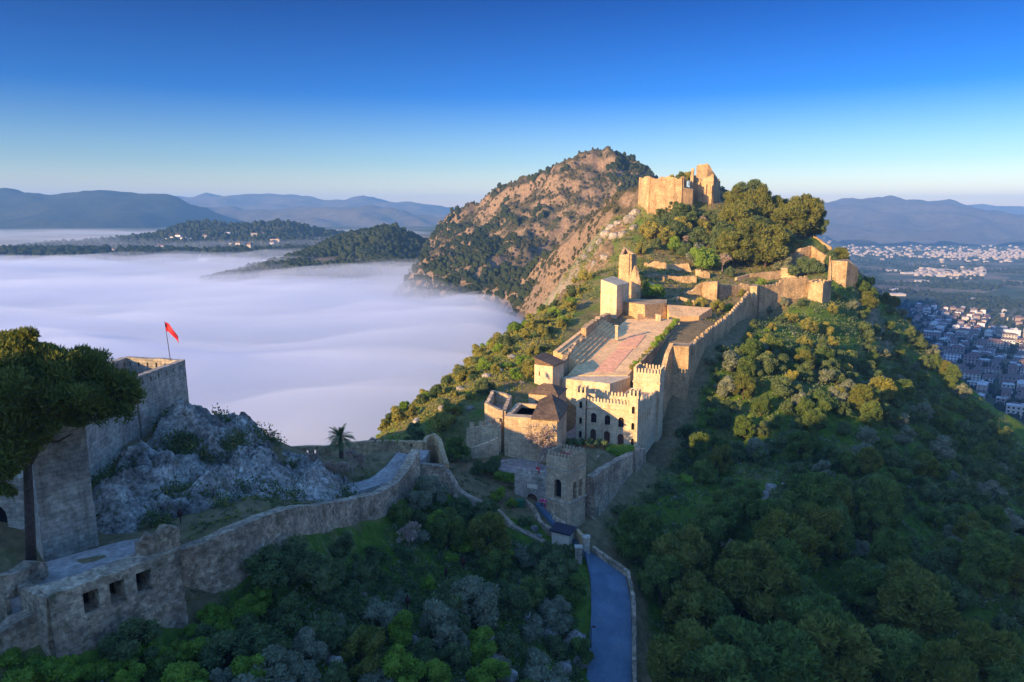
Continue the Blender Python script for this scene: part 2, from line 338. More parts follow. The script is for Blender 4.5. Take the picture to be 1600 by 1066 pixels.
anch = [P(*t) for t in pix] + [
 (10,270,-60),(15,278,-50),(4,300,-66),(14,312,-58),(-4,325,-72),(20,268,-42),(17,335,-62),P(945,387,350),P(930,402,385),P(915,414,410),P(903,428,430),P(955,372,335),(10,370,-92),(12,425,-95),(-33,50,-40),(-28,54,-40),(-24.5,57.5,-39.5),(-37,48.5,-39),(-21,62,-37.5),(-38,56.5,-31.2),(-33,61.5,-31),(-30.5,63,-31),
 (12,132,-42.6),(22.5,127.8,-43.4),(16,142,-42.4),(30,147,-45),(12,152,-38),(25,153,-38),(31.7,200,-30.6),(45,200,-30.6),(22,176,-33),(34,176,-33.4),
 (60,322,6),(80,326,6),(95,322,2),(205,285,-105),(205,240,-112),(195,180,-115),(170,130,-110),(135,105,-88),(95,75,-68),(75,50,-62),(40,50,-56),(0,45,-48),(200,300,-130),(245,240,-160),(245,160,-160),(180,420,-140),(110,400,-70),(140,330,-60),
 (-45,165,-72),(-35,195,-72),(-20,230,-66),(-2,262,-62),(12,295,-52),(-70,150,-95),(-70,210,-100),(-50,270,-100),(-20,330,-95),(0,400,-95),(62,362,-10),(90,362,-16),(75,425,-13),P(950,350,400),P(962,344,400),P(942,362,400),P(956,347,440),P(970,338,440),(85,400,-9),(92,445,-6),(98,455,-7),(50,459,-19),(110,440,-30),(-60,420,-110),
 (-40,126,-62),(-27,118,-42),(-62,112,-36),(-80,132,-80),(-48,108,-34),(-50,96,-28),(-49,90,-27.5),(-58,92,-27),(-60,70,-27),(-75,60,-26),(-45,66,-29),
 (0,0,-34),(30,0,-50),(70,0,-70),(0,-60,-30),(60,-70,-70),(-20,30,-36),(-35,40,-37),(20,25,-48),(160,40,-110),(160,-60,-120)]
CD, CN = (.743, .669), (.669, -.743)
for q, hz in ((-175,-60),(-150,-36),(-135,-24),(-122,-14),(-113,-9),(-105,-7.5),(-95,-5.5),(-86,-4.2),(-80,-2.5),(-73,2),(-64,9),(-55,11),(-45,11),(-30,8),(-10,2),(10,-8),(40,-20)):   # crest of the lesser castle's hill, left of and behind the view
    anch.append((-62 * CD[0] + q * CN[0], -62 * CD[1] + q * CN[1], hz))
    anch.append((-92 * CD[0] + q * CN[0], -92 * CD[1] + q * CN[1], hz - 14))
    anch.append((-40 * CD[0] + q * CN[0], -40 * CD[1] + q * CN[1], min(hz - 10, -20)))
def hill_noise(Q, Z):
    p = np.column_stack([Q / 9.0, np.zeros(len(Q))])
    x, y = Q[:, 0], Q[:, 1]
    calm = np.clip(np.minimum.reduce([abs(x - (8 + (y - 100) * .36)) / 16, np.ones(len(x))]), .12, 1)
    crag = np.exp(-(((x + 37) / 12) ** 2 + ((y - 84) / 14) ** 2))
    calm = np.maximum(calm, crag)
    lf = np.clip((10 + (y - 140) * .12 - x) / 20, 0, 1) * (y > 125)
    n = fbm(p, 4) * .9 * calm + fbm(p * 1.7 + 40, 4, True) * (2.6 * crag + 1.6 * lf * np.clip((y - 200) / 60, .3, 2.2))
    n = np.where((y < 40) | (x < -62), n * .3, n)
    return n
LR = [P(*p) for p in ((281,857,63.5),(315,845,64.5),(350,828,65.5),(400,806,68),(447,793,72),(485,788,77),(521,783,82),(556,777,86),(586,770,89),(604,760,92),(620,750,94.5),(635,728,97.5),(649,703,100.5))]
for k, hh in enumerate((7, 7, 6.6, 6.2, 6, 5.5, 5, 4.8, 4.6, 4.6, 4.8, 5, 5.5)):
    a, b = LR[max(k - 1, 0)], LR[min(k + 1, 12)]; d = math.hypot(b[0] - a[0], b[1] - a[1]); n = (-(b[1] - a[1]) / d, (b[0] - a[0]) / d); p = LR[k]
    anch += [(p[0] + n[0] * 2.2, p[1] + n[1] * 2.2, p[2] - 1.3), (p[0] - n[0] * 2.2, p[1] - n[1] * 2.2, p[2] - hh)]
anch = [a for a in anch if not any(0 < (a[0] - p[0]) ** 2 + (a[1] - p[1]) ** 2 < 4 for p in LR)]
HILL = Terr(anch, (-170, 250), (-110, 460), 2.0, hill_noise, 4.0)
H = HILL.h
def wall_x(y): return np.interp(y, [70, 92, 100, 107, 121, 128, 147, 158, 170, 188, 211, 223, 232, 240, 262], [15.8, 17, 15, 13, 22.5, 26, 34, 40, 46.5, 58.5, 68.5, 74.5, 88, 101, 110])
def lush(Q):
    x, y = Q[:, 0], Q[:, 1]
    right = np.clip((x - wall_x(y) + 1) / 4, 0, 1) * (y > 60)
    xw = np.interp(y, [52, 60, 66, 72, 82, 89, 94.5, 100.5], [-36, -28.5, -27, -23.5, -21, -17.5, -15.7, -13.8]); fore = (y < 104) * (x < 12) * np.where(x > xw, .55, .2)
    left = (y > 116) * (x < 5 + (y - 140) * .36) * .36
    up = np.clip((y - 225) / 20, 0, 1) * (x > 40) * .28
    return np.clip(np.maximum.reduce([right * .5, fore, up, left]), 0, 1)
tag(HILL.mesh('hillside', M['hill'], lush), kind='structure')

# ------------------------------------------------------------------ far land
def mnoise(amp, sc, ridge=1.0):
    def f(Q, Z):
        p = np.column_stack([Q / sc, np.zeros(len(Q))]); return amp * (fbm(p, 5) * (1 - ridge) + (fbm(p, 5, True) - .35) * ridge)
    return f
GZL, GZR = -112.0, -200.0
def ground_h(Q):
    x, y = Q[:, 0], Q[:, 1]
    t = 1 / (1 + np.exp(-(x - 40 - .11 * y) / 40))                 # left valley stands higher than the right-hand plain
    left = GZL + 38 * np.clip((y - 760) / 420, 0, 1) - 55 * np.clip((y - 3500) / 3000, 0, 1)
    p = np.column_stack([Q / 220., np.zeros(len(Q))])
    return left * (1 - t) + GZR * t + fbm(p, 3) * 4 * (1 - t)
gx = np.concatenate([np.linspace(-8800, -1800, 24), np.linspace(-1700, 1700, 120), np.linspace(1800, 8800, 30)])
gy = np.concatenate([np.linspace(-140, 2600, 130), np.linspace(2700, 9800, 50)])
X, Yg = np.meshgrid(gx, gy); Q = np.stack([X.ravel(), Yg.ravel()], 1); I = np.arange(X.size).reshape(X.shape)
me = npmesh('ground', np.column_stack([Q, ground_h(Q)]), np.stack([I[:-1, :-1], I[:-1, 1:], I[1:, 1:], I[1:, :-1]], -1).reshape(-1, 4))
m, nt, b = newmat('farmland'); ge = N(nt, 'ShaderNodeNewGeometry')
vo = N(nt, 'ShaderNodeTexVoronoi', i_Scale=.0075); nt.links.new(ge.outputs['Position'], vo.inputs['Vector'])
no = N(nt, 'ShaderNodeTexNoise', i_Scale=.02, i_Detail=8.0, i_Roughness=.7); nt.links.new(ge.outputs['Position'], no.inputs['Vector'])
sep = N(nt, 'ShaderNodeSeparateColor'); nt.links.new(vo.outputs['Color'], sep.inputs[0])
fld = ramp(nt, [(0, (.05, .07, .03)), (.3, (.10, .11, .045)), (.55, (.07, .09, .04)), (.75, (.22, .16, .09)), (1, (.14, .13, .06))], sep.outputs[0]).outputs[0]
nt.links.new(mixc(nt, .75, fld, ramp(nt, [(.35, (.45, .45, .45)), (.65, (1.3, 1.3, 1.3))], no.outputs[0]).outputs[0], 'MULTIPLY'), b.inputs['Base Color'])
b.inputs['Roughness'].default_value = 1; b.inputs['Specular IOR Level'].default_value = .05
tag(link('ground', me, m, None, True), kind='structure')
def zero(Q): return np.full(len(Q), .12)
def hillmesh(name, pts, xr, yr, step, noise, c, mat='far', lushf=zero):
    t = Terr([P(*p) if len(p) == 3 and p[0] > 0 and abs(p[0]) < 2200 and p[2] > 0 else p[:3] for p in pts], xr, yr, step, noise, c)
    return t, tag(t.mesh(name, M[mat], lushf), kind='structure')
# rocky mountain behind the castle
mp = [(690,352,1010),(740,334,980),(770,316,960),(800,303,940),(850,287,915),(890,264,900),(910,263,900),(925,256,900),(942,251,900),(958,254,900),(985,266,900),(1010,284,900),(1060,322,905),(1110,340,900),
 (660,428,745),(700,438,725),(760,442,705),(850,446,680),(900,440,680),(720,400,800),(780,395,780),(850,390,770),(900,360,790),(930,330,810),(850,335,850),(800,355,850),(760,370,860),(960,330,820),(985,380,780),(960,410,730)]
mpts = [P(*p) for p in mp] + [P(*p) for p in ((925,374,462),(900,392,520),(880,402,555),(860,412,590),(832,427,640),(806,443,690),(956,345,475),(945,354,465),(968,338,480),(935,366,468),(975,334,530),(960,343,560))] + [(26,465,-92),(20,515,-100),(6,565,-104),(-12,620,-108),(38,455,-66),(40,500,-62),(32,545,-70),(-100,450,-125),(0,450,-112),(20,470,-100),(-50,520,-120),(-40,600,-118),(-20,1120,-60),(60,1130,-30),(150,1080,-40),(-140,1000,-95),(-160,880,-110),(-130,740,-115),(-60,650,-112),(100,700,-24),(115,610,-6),(100,565,-2),(130,780,-5),(200,900,0),(280,900,-60),(360,920,-150),(300,760,-150),(230,640,-150),(420,1000,-210),(330,600,-210),(200,520,-190),(105,520,0),(92,440,-6),(130,560,-6),(170,600,-4),(150,590,-4),(200,640,-14),(150,700,-22),(200,720,-30),(160,520,-30),(120,470,-20),(185,480,-110),(0,580,-112),(300,1100,-210),(100,1200,-150),(420,700,-215)]
MOUNT = Terr(mpts, (-200, 440), (440, 1230), 3.0, lambda Q, Z: (mnoise(26, 95, .8)(Q, Z) + mnoise(14, 30, 1.0)(Q + 300, Z)) * (1 - .85 * np.clip((Q[:, 0] - 95) / 30, 0, 1) * np.clip((760 - Q[:, 1]) / 60, 0, 1)), 15)
def mlush(Q): return np.where(Q[:, 0] > 20, .20, .12) + .12 * (fbm(np.column_stack([Q / 120, np.zeros(len(Q))]), 3) > 0)
tag(MOUNT.mesh('mountain', M['mount'], mlush), kind='structure')
# wooded ridge rising out of the fog
wr = [P(*p) for p in [(330,440,890),(390,425,900),(450,415,930),(520,385,1000),(560,366,1040),(590,359,1060),(610,357,1060),(640,372,1060),(680,392,1050),(430,450,840),(500,447,840),(560,440,850),(620,432,880),(660,425,900),(540,410,930),(600,395,960)]] + \
     [(-420,880,-100),(-400,1000,-98),(-330,1100,-85),(-230,1220,-70),(-130,1160,-70),(-80,1040,-85),(-70,940,-105),(-140,830,-115),(-250,780,-118),(-330,790,-118)]
WOOD = Terr(wr, (-430, -60), (770, 1240), 5.0, mnoise(9, 60, .5), 12); tag(WOOD.mesh('wooded_ridge_hill', M['mount'], lambda Q: np.full(len(Q), .3)), kind='structure')
# low hills behind the village
lh = [P(*p) for p in [(230,372,1750),(300,352,1800),(330,350,1800),(370,358,1780),(410,352,1750),(440,349,1750),(470,360,1750),(510,374,1720),(250,395,1500),(330,392,1480),(400,392,1480),(480,392,1450),(560,392,1450)]] + \
     [(-1050,1500,-80),(-1050,1900,-82),(-800,2100,-82),(-300,2000,-80),(-250,1500,-80),(-600,1300,-78),(-900,1320,-78)]
LOW = Terr(lh, (-1060, -200), (1290, 2110), 10, mnoise(10, 90, .4), 20); tag(LOW.mesh('low_hills', M['mount'], lambda Q: np.full(len(Q), .3)), kind='structure')
def ridge(name, prof, Y, depth, base, step, amp, sc, ext=400, mat='far'):
    pts = []
    for px, py in prof:
        c = P(px, py, Y); pts += [c, (c[0], Y - depth, base), (c[0], Y + depth, base), (c[0], Y - depth * .5, base + (c[2] - base) * .52)]
    x0, x1 = min(p[0] for p in pts), max(p[0] for p in pts)
    t = Terr(pts, (x0 - ext * .2, x1 + ext * .2), (Y - depth, Y + depth * .6), step, mnoise(amp, sc, .8), depth * .08)
    return tag(t.mesh(name, M[mat], zero), kind='structure')
ridge('dark_mountain', [(-260,300),(-150,296),(-60,297),(0,302),(30,306),(60,309),(90,312),(130,307),(160,306),(200,309),(235,313),(255,310),(280,316),(310,330),(345,350),(370,372)], 3900, 1100, -130, 28, 75, 420, mat='farwood')
ridge('blue_range', [(150,330),(240,312),(290,311),(330,309),(350,312),(385,306),(410,309),(440,311),(480,313),(510,316),(540,318),(575,312),(600,318),(640,316),(665,323),(700,331),(740,334),(800,338)], 7000, 1700, -140, 50, 110, 700)
ridge('lower_blue_hills', [(250,345),(310,332),(360,330),(420,335),(470,331),(520,329),(560,331),(600,326),(640,338),(690,346),(740,352)], 5200, 1000, -140, 36, 90, 420)
ridge('table_mountain', [(1180,330),(1240,322),(1300,318),(1345,317),(1380,315),(1405,314),(1425,320),(1450,320),(1480,321),(1510,329),(1545,338),(1580,347),(1620,356),(1700,368)], 6200, 1900, -205, 50, 120, 620)
ridge('distant_plateau', [(1380,326),(1440,324),(1490,321),(1540,322),(1600,325),(1680,330),(1800,334)], 8600, 1100, -205, 60, 60, 600)
# fog sea in the left valley: an undulating closed volume
def fogbank(name, xr, yr, step, ztop, zbot, dens, amp, seed, edge=90, lap=0):
    xs = np.arange(xr[0], xr[1] + 1, step); ys = np.arange(yr[0], yr[1] + 1, step); X, Yg = np.meshgrid(xs, ys)
    Q = np.stack([X.ravel(), Yg.ravel()], 1)
    p = np.column_stack([Q[:, 0] / 260 + seed, Q[:, 1] / 110, np.zeros(len(Q))])
    z = ztop + amp * (fbm(p, 3) + .40 * fbm(p * 2.7, 4))
    z = z + lap * np.exp(-((Q[:, 0] - 30) / 90) ** 2 - ((Q[:, 1] - 480) / 190) ** 2)
    e = np.minimum.reduce([Q[:, 0] - xr[0], xr[1] - Q[:, 0], Q[:, 1] - yr[0], yr[1] - Q[:, 1]]) / edge
    z = zbot + 1 + (z - zbot - 1) * np.clip(e, 0, 1) ** .6
    nx, ny = len(xs), len(ys); n = nx * ny; I = np.arange(n).reshape(ny, nx)
    V = np.vstack([np.column_stack([Q, z]), np.column_stack([Q, np.full(n, zbot)])])
    top = np.stack([I[:-1, :-1], I[:-1, 1:], I[1:, 1:], I[1:, :-1]], -1).reshape(-1, 4); bot = top[:, ::-1] + n
    sides = []
    for a, b_ in ((I[0, 1:], I[0, :-1]), (I[-1, :-1], I[-1, 1:]), (I[1:, -1], I[:-1, -1]), (I[:-1, 0], I[1:, 0])):
        sides.append(np.stack([a, b_, b_ + n, a + n], 1)[:, ::-1])
    me = npmesh(name, V, np.vstack([top, bot] + sides))
    m = bpy.data.materials.new(name + '_air'); m.use_nodes = True; nt = m.node_tree; nt.nodes.clear()
    o = nt.nodes.new('ShaderNodeOutputMaterial'); v = nt.nodes.new('ShaderNodeVolumePrincipled')
    v.inputs['Color'].default_value = (.72, .82, .97, 1); v.inputs['Density'].default_value = dens; v.inputs['Anisotropy'].default_value = .0
    nt.links.new(v.outputs[0], o.inputs['Volume'])
    return tag(link(name, me, m, None, True), kind='stuff')
fogbank('fog', (-1500, 70), (112, 1180), 12, -73, -135, .014, 14, 0, 90, 6)
fogbank('mist', (-1490, 66), (300, 1320), 16, -63, -120, .006, 13, 7, 160, 20)
fogbank('mist', (-2300, -150), (1200, 2700), 40, -57, -100, .0013, 9, 11, 220)

# ------------------------------------------------------------------ masonry builders
def resample(pts, step):
    out = []
    for a, b in zip(pts[:-1], pts[1:]):
        L = math.hypot(b[0] - a[0], b[1] - a[1]); n = max(1, int(L / step))
        for k in range(n):
            t = k / n; out.append(tuple(a[i] + (b[i] - a[i]) * t for i in range(len(a))))
    out.append(tuple(pts[-1])); return out
def wallmesh(pts, base, th, ragged=0.0, step=.8, rough=.06, batter=0.0, rows=5, seed=0):
    """pts: top centre line (x, y, ztop); base: number, list or None (down into the ground)."""
    r = random.Random(seed + len(pts)); n0 = len(pts)
    if isinstance(base, (list, tuple)): P4 = [(p[0], p[1], p[2], b) for p, b in zip(pts, base)]
    elif base is None: P4 = [(p[0], p[1], p[2], 0) for p in pts]
    else: P4 = [(p[0], p[1], p[2], base) for p in pts]
    S = resample(P4, step); mb = MB(); n = len(S); ring = []
    for k, s in enumerate(S):
        a, b = S[max(k - 1, 0)], S[min(k + 1, n - 1)]; dx, dy = b[0] - a[0], b[1] - a[1]; L = math.hypot(dx, dy) or 1; nx, ny = -dy / L, dx / L
        zb = s[3] if base is not None else min(H(s[0] + nx * th, s[1] + ny * th), H(s[0] - nx * th, s[1] - ny * th)) - 1.2
        zt = s[2] + (r.uniform(-1, 1) * ragged + ragged * 1.6 * perlin(np.array([[s[0] * .35, s[1] * .35, seed + .5]]))[0] if ragged else 0)
        zb = min(zb, zt - .4); col = []
        for side in (1, -1):
            seq = range(rows + 1) if side == 1 else range(rows, -1, -1)
            for j in seq:
                t = j / rows; off = th / 2 + batter * (1 - t) * (zt - zb) + r.uniform(-1, 1) * rough
                col.append((s[0] + nx * off * side, s[1] + ny * off * side, zb + (zt - zb) * t + (r.uniform(-.4, .4) * ragged if j == rows else 0)))
        ring.append(col)
    m = len(ring[0]); V = [p for c in ring for p in c]
    Fs = [(k * m + j, k * m + (j + 1) % m, (k + 1) * m + (j + 1) % m, (k + 1) * m + j) for k in range(n - 1) for j in range(m)]
    Fs += [tuple(range(m))[::-1], tuple(range((n - 1) * m, n * m))]
    mb.add(V, Fs); return mb
_mer = {}
def merlon_mesh(sz, cap=False):
    if (sz, cap) not in _mer:
        mb = MB(); sx, sy, h = sz
        if cap: mb.box(0, 0, 0, sx, sy, h * .82); mb.add([(-sx/2, -sy/2, h*.82), (sx/2, -sy/2, h*.82), (sx/2, sy/2, h*.82), (-sx/2, sy/2, h*.82), (0, -sy/2, h), (0, sy/2, h)], [(0,1,4),(1,2,5,4),(2,3,5),(3,0,4,5)])
        else: mb.box(0, 0, 0, sx, sy, h, 0, .93)
        _mer[(sz, cap)] = mb.mesh('merlon')
    return _mer[(sz, cap)]
def merlons(root, pts, sz, pitch, mat, skip=0.0, cap=False, seed=1):
    r = random.Random(seed); me = merlon_mesh(sz, cap)
    for a, b in zip(pts[:-1], pts[1:]):
        L = math.hypot(b[0] - a[0], b[1] - a[1]); n = max(1, round(L / pitch))
        for k in range(n):
            if r.random() < skip: continue
            t = (k + .5) / n; o = bpy.data.objects.new('merlon', me); COL.objects.link(o)
            if not me.materials: me.materials.append(mat)
            o.location = [a[i] + (b[i] - a[i]) * t for i in range(3)]; o.location.z -= .05
            o.rotation_euler = (0, 0, math.atan2(b[1] - a[1], b[0] - a[0])); o.scale = (1, 1, r.uniform(.85, 1.1)); o.parent = root
def curtain(name, label, cat, px, base=None, th=1.0, mat='ruin', mer=None, ragged=0.0, group=None, raw=False, skip=0, batter=0.02, rough=.06, seed=0):
    pts = px if raw else [P(*p) for p in px]
    mb = wallmesh(pts, base, th, ragged, batter=batter, rough=rough, seed=seed)
    if mer is None: return tag(mb.build(name, M[mat]), label, cat, group)
    t = thing(name, label, cat, group=group); mb.build('wall_body', M[mat], t); merlons(t, pts, mer[:3], mer[3], M[mat], skip, seed=seed + 3); return t
def prismwall(name, label, cat, foot, ztop, zbot, mat='ruin', group=None, th=.9, floor=None):
    """roofless tower: thick ring of walls on a polygon; foot world xy, ztop number or list."""
    n = len(foot); zt = list(ztop) if isinstance(ztop, (list, tuple)) else [ztop] * n
    pts = [(foot[i % n][0], foot[i % n][1], zt[i % n]) for i in range(n + 1)]
    t = thing(name, label, cat, group=group)
    for i in range(n):
        wallmesh([pts[i], pts[i + 1]], zbot, th, .12, rough=.05, batter=.015, seed=i).build('wall', M[mat], t)
    if floor is not None: MB().prism(list(foot), floor - .4, floor).build('floor', M['cobble'], t)
    return t
def solid(name, label, cat, foot, ztop, zbot, mat, group=None):
    """solid masonry block with uneven faces"""
    t = MB().prism(list(foot), zbot, ztop); return tag(t.build(name, M[mat]), label, cat, group)
def window(parent, x, z, wd, ht, y, pane='glass', name='window', dep=.28, mat='palace'):
    f = MB(); o = wd / 2; k = .13; n = 8
    prof = lambda r_, top: [(x - r_, z), ] + [(x - r_ * math.cos(math.pi * j / n), z + ht - o + r_ * math.sin(math.pi * j / n)) for j in range(n + 1)] + [(x + r_, z)]
    a, b = prof(o, 0), prof(o + k, 0); m_ = len(a)
    for yy in (y - .07,): pass
    V = [(p[0], y - .07, p[1]) for p in a] + [(p[0], y - .07, p[1]) for p in b] + [(p[0], y + .02, p[1]) for p in b] + [(p[0], y + dep, p[1]) for p in a]
    Fs = []
    for j in range(m_ - 1):
        Fs += [(j, j + 1, m_ + j + 1, m_ + j), (m_ + j, m_ + j + 1, 2 * m_ + j + 1, 2 * m_ + j), (3 * m_ + j, 3 * m_ + j + 1, j + 1, j)]
    f.add(V, Fs); f.box(x, y - .06, z - .12, wd + .4, .2, .12)
    w_ = f.build(name, M[mat], parent)
    g = MB(); g.add([(p[0], y + dep - .03, p[1]) for p in a], [tuple(range(m_))])
    g.build('pane', M[pane], w_)
    if pane == 'glass':
        b_ = MB(); b_.box(x, y + dep - .06, z, .06, .05, ht - .08); b_.box(x, y + dep - .06, z + ht * .5, wd, .05, .06); b_.build('bars', M['wood'], w_)
    return w_
def arches(wins, y0=-.3, y1=.32):
    c = MB()
    for x, z, wd, ht in wins: c.arch(x, z, wd, ht, y0, y1)
    return c
def face_frame(root, name, p0, p1):      # an Empty-free way to set a facade: object whose local X runs p0->p1, Y points inwards
    pass

# ------------------------------------------------------------------ the palace
FA = R(-22.0)
pal = thing('palace', 'pale yellow battlemented palace with corner turrets and arched windows', 'palace', (12.06, 132, -43.4), FA)
L_, Dp, Zp = 11.3, 19.5, -43.4
body = MB(); body.box(L_ / 2, 3.2, 0, L_ - .3, 6.0, 9.0)
fb = body.build('front_wing', M['palace'], pal)
wins = [(3.15, 5.0, 1.05, 1.9), (5.75, 4.85, 1.05, 1.9), (8.3, 4.7, 1.05, 1.9), (3.1, 1.6, 1.1, 2.2), (5.7, 1.4, 1.15, 2.3), (8.3, 1.2, 1.15, 2.3)]
cut(fb, MB().box(L_ / 2, 3.3, 8.2, L_ - 1.0, 4.8, 2)); 
c = MB()
for x, z, a, h in wins: c.arch(x, z, a, h, -.3, .5)
cut(fb, c)
for i, (x, z, a, h) in enumerate(wins): window(pal, x, z, a, h, .2, 'glass' if i < 3 else 'wood', 'window' if i < 3 else 'door')
rw = MB(); rw.box(L_ - 3.0, 6.2 + 6.4, -3, 5.6, 12.8, 10.6)
rwo = rw.build('side_wing', M['palace'], pal)
cut(rwo, MB().box(L_ - 3.0, 6.2 + 6.4, 7.0, 4.9, 14.5, 2))
lw = MB(); lw.box(2.75, 6.2 + 2.3, 0, 5.2, 4.6, 7.0); lw.build('rear_wing', M['palace'], pal)
MB().box(L_ / 2 - .2, 3.3, 8.0, L_ - 1.1, 4.7, .215).build('roof_terrace', M['plaza'], pal)
for (tx, tw, th_, nm, wz) in ((.75, 1.75, 11.6, 'turret', (7.6, 4.6, 1.9)), (L_ - .75, 1.6, 11.9, 'turret', (7.6, 4.6, 1.6))):
    t = MB(); t.box(tx, .75, -2, tw, 1.9, th_ + 1); t.box(tx, .75, th_ - 1.45, tw + .24, 2.14, .45)
    to = t.build(nm, M['palace'], pal); c = MB()
    for z, hh in zip(wz, (1.35, 1.3, 1.4)): c.arch(tx, z, .55, hh, -.6, .2)
    cut(to, c)
    for z, hh in zip(wz, (1.35, 1.3, 1.4)): window(pal, tx, z, .55, hh, -.17, 'dark', dep=.3)
    q = MB()
    for sx in (-1, 1):
        for k in range(3): q.box(tx + (tw / 2 - .12) * sx, .75 + (k - 1) * .75, th_ - 1, .3, .4, 1.0)
    q.box(tx, -.12, th_ - 1, .36, .3, 1.0); q.box(tx, 1.6, th_ - 1, .36, .3, 1.0); q.build('turret_merlons', M['palace'], pal)
MB().box(1.72, .12, 1.0, .1, .12, 8).build('drainpipe', M['iron'], pal)
merlons(pal, [(1.7, .4, 8.95), (L_ - 1.6, .4, 8.95)], (.34, .32, .95), .62, M['palace'], cap=True)
merlons(pal, [(1.6, 6.0, 8.95), (L_ - .3, 6.0, 8.95)], (.34, .32, .95), .62, M['palace'], cap=True)
merlons(pal, [(L_ - .35, 6.5, 7.55), (L_ - .35, 14.5, 7.55)], (.32, .34, .95), .9, M['palace'], cap=True)
co = MB(); co.box(L_ / 2, .14, 7.75, L_ - 3.2, .3, .22); co.build('cornice', M['palace'], pal)
# windows along the right-hand side: built on a turned frame
side = bpy.data.objects.new('side_windows', None)
def sidewin(y, z, wd, ht):
    f = window(pal, 0, 0, wd, ht, -.02, 'dark', dep=.06); f.location = (L_ - .2 if y > 6.4 else L_ - .15, y, z); f.rotation_euler = (0, 0, R(90))
for y, z, wd, ht in ((3.0, 4.7, .7, 1.7), (5.2, 4.7, .8, 1.9), (8.2, 4.4, .6, 1.4), (10.0, 4.5, .6, 1.4), (12.0, 4.5, .6, 1.4), (3.0, 1.2, .6, 1.6), (5.5, 1.2, .8, 1.9)): sidewin(y, z, wd, ht)
tw = MB(); tw.box(L_ - 2.4, 19.0 + 2.3, -6, 5.4, 4.8, 17.0); two = tw.build('rear_tower', M['palace'], pal)
cut(two, MB().box(L_ - 2.4, 21.3, 10.2, 4.6, 4.0, 2)); cut(two, MB().arch(L_ - 4.0, 5.6, .9, 1.9, 18.5, 19.3))
window(pal, L_ - 4.0, 5.6, .9, 1.9, 18.9, 'glass', dep=.3)
cb = MB(); cb.box(L_ - 2.4, 21.3, 8.9, 5.7, 5.1, .3); cb.build('string_course', M['palace'], pal)
x0, x1, y0, y1 = L_ - 5.0, L_ + .2, 19.0, 23.6
merlons(pal, [(x0, y0, 10.95), (x1, y0, 10.95), (x1, y1, 10.95), (x0, y1, 10.95), (x0, y0, 10.95)], (.36, .34, 1.15), .62, M['palace'], cap=True)

# ------------------------------------------------------------------ terrace block between palace and square, the square and its walls
def poly(*p): return [P(*q)[:2] for q in p]
tb = solid('terrace_block', 'long pale retaining wall with flat roof terrace right behind the palace', 'retaining wall', [(10.2,148.5),(19.6,143.6),(24.6,149.4),(24.9,154),(13.5,154.5)], -34.0, -44, 'palace')
tag(MB().prism([(11.6,150.5),(24.2,150.6),(45.6,200.5),(31.8,201.5),(25.5,186),(14.2,158)], [-36,-36,-33,-33,-34,-36], [-33.85,-33.9,-29.3,-29.3,-30.6,-33.2]).build('castle_square', M['plaza']), kind='structure')
def on_sq(t, u):      # t along the square, u across (0 left .. 1 right)
    a = Vector((12.9, 152, -33.8)).lerp(Vector((31.9, 200, -29.3)), t); b = Vector((24.6, 152, -33.8)).lerp(Vector((45.2, 200, -29.3)), t); return a.lerp(b, u)
rb = MB()
for t0, t1 in ((.02, .40), (.415, .66)):
    q = [on_sq(t0, .34), on_sq(t0, .70), on_sq(t1, .66), on_sq(t1, .36)]; rb.add([(p.x, p.y, p.z + d) for d in (-.05, .075) for p in q], [(3,2,1,0),(4,5,6,7),(0,1,5,4),(1,2,6,5),(2,3,7,6),(3,0,4,7)])
tag(rb.build('brick_paving', M['redbrick']), kind='structure')
st = thing('stone_steps', 'broad stone steps rising from the brick square to the left wall', 'steps')
for k in range(7):
    s = MB(); a, b = on_sq(.14, -.02 - .075 * k), on_sq(.80, -.02 - .06 * k); c_, d_ = on_sq(.80, -.02 - .06 * (k + 1)), on_sq(.14, -.02 - .075 * (k + 1))
    s.prism([(p.x, p.y) for p in (a, b, c_, d_)], [-36] * 4, [a.z + .42 * (k + 1), b.z + .42 * (k + 1), b.z + .42 * (k + 1), a.z + .42 * (k + 1)]); s.build('step', M['plaza'], st)
curtain('retaining_wall', 'ragged old wall climbing left of the castle square, stepped at top', 'wall', [(868,581,150),(884,556,158),(895,538,166),(910,527,172)], None, 1.1, ragged=.25, seed=2)
curtain('retaining_wall', 'tall sunlit wall section between the stepped seats and the left cliff', 'wall', [(912,511,174),(925,503,182),(940,493,192),(951,489,203)], None, 1.3, ragged=.2, seed=3)
curtain('parapet_wall', 'low wall along the right edge of the castle square behind planted hedge', 'wall', [(1000,566,157),(1020,545,170),(1042,525,185),(1062,507,199)], None, .5, seed=4)
sb = solid('stage_block', 'big angular stone platform closing the far end of the brick square', 'platform', [P(972,476,209)[:2], P(1008,477,201.5)[:2], P(1042,471,206)[:2], P(1042,471,214)[:2], P(975,474,216)[:2]], -25.4, -32, 'ruin')
for k in range(4):
    a = [P(1009, 0, 201.2 - .5 * k)[:2], P(1044, 0, 205.6 - .5 * k)[:2]]
    MB().prism([(a[0][0] + .2, a[0][1] - .35), (a[1][0], a[1][1] - .35), (a[1][0], a[1][1] + .3), (a[0][0] + .2, a[0][1] + .3)], -32, -28.0 - .45 * k).build('step', M['plaza'], sb)
tag(MB().prism([P(1043,474,206)[:2], P(1112,493,213)[:2], P(1092,501,205)[:2], P(1046,503,202)[:2]], -32, [-25.9, -27.7, -29.0, -28.6]).build('sloping_ramp', M['plaza']), 'sunlit sloping stone ramp right of the stage platform', 'ramp')
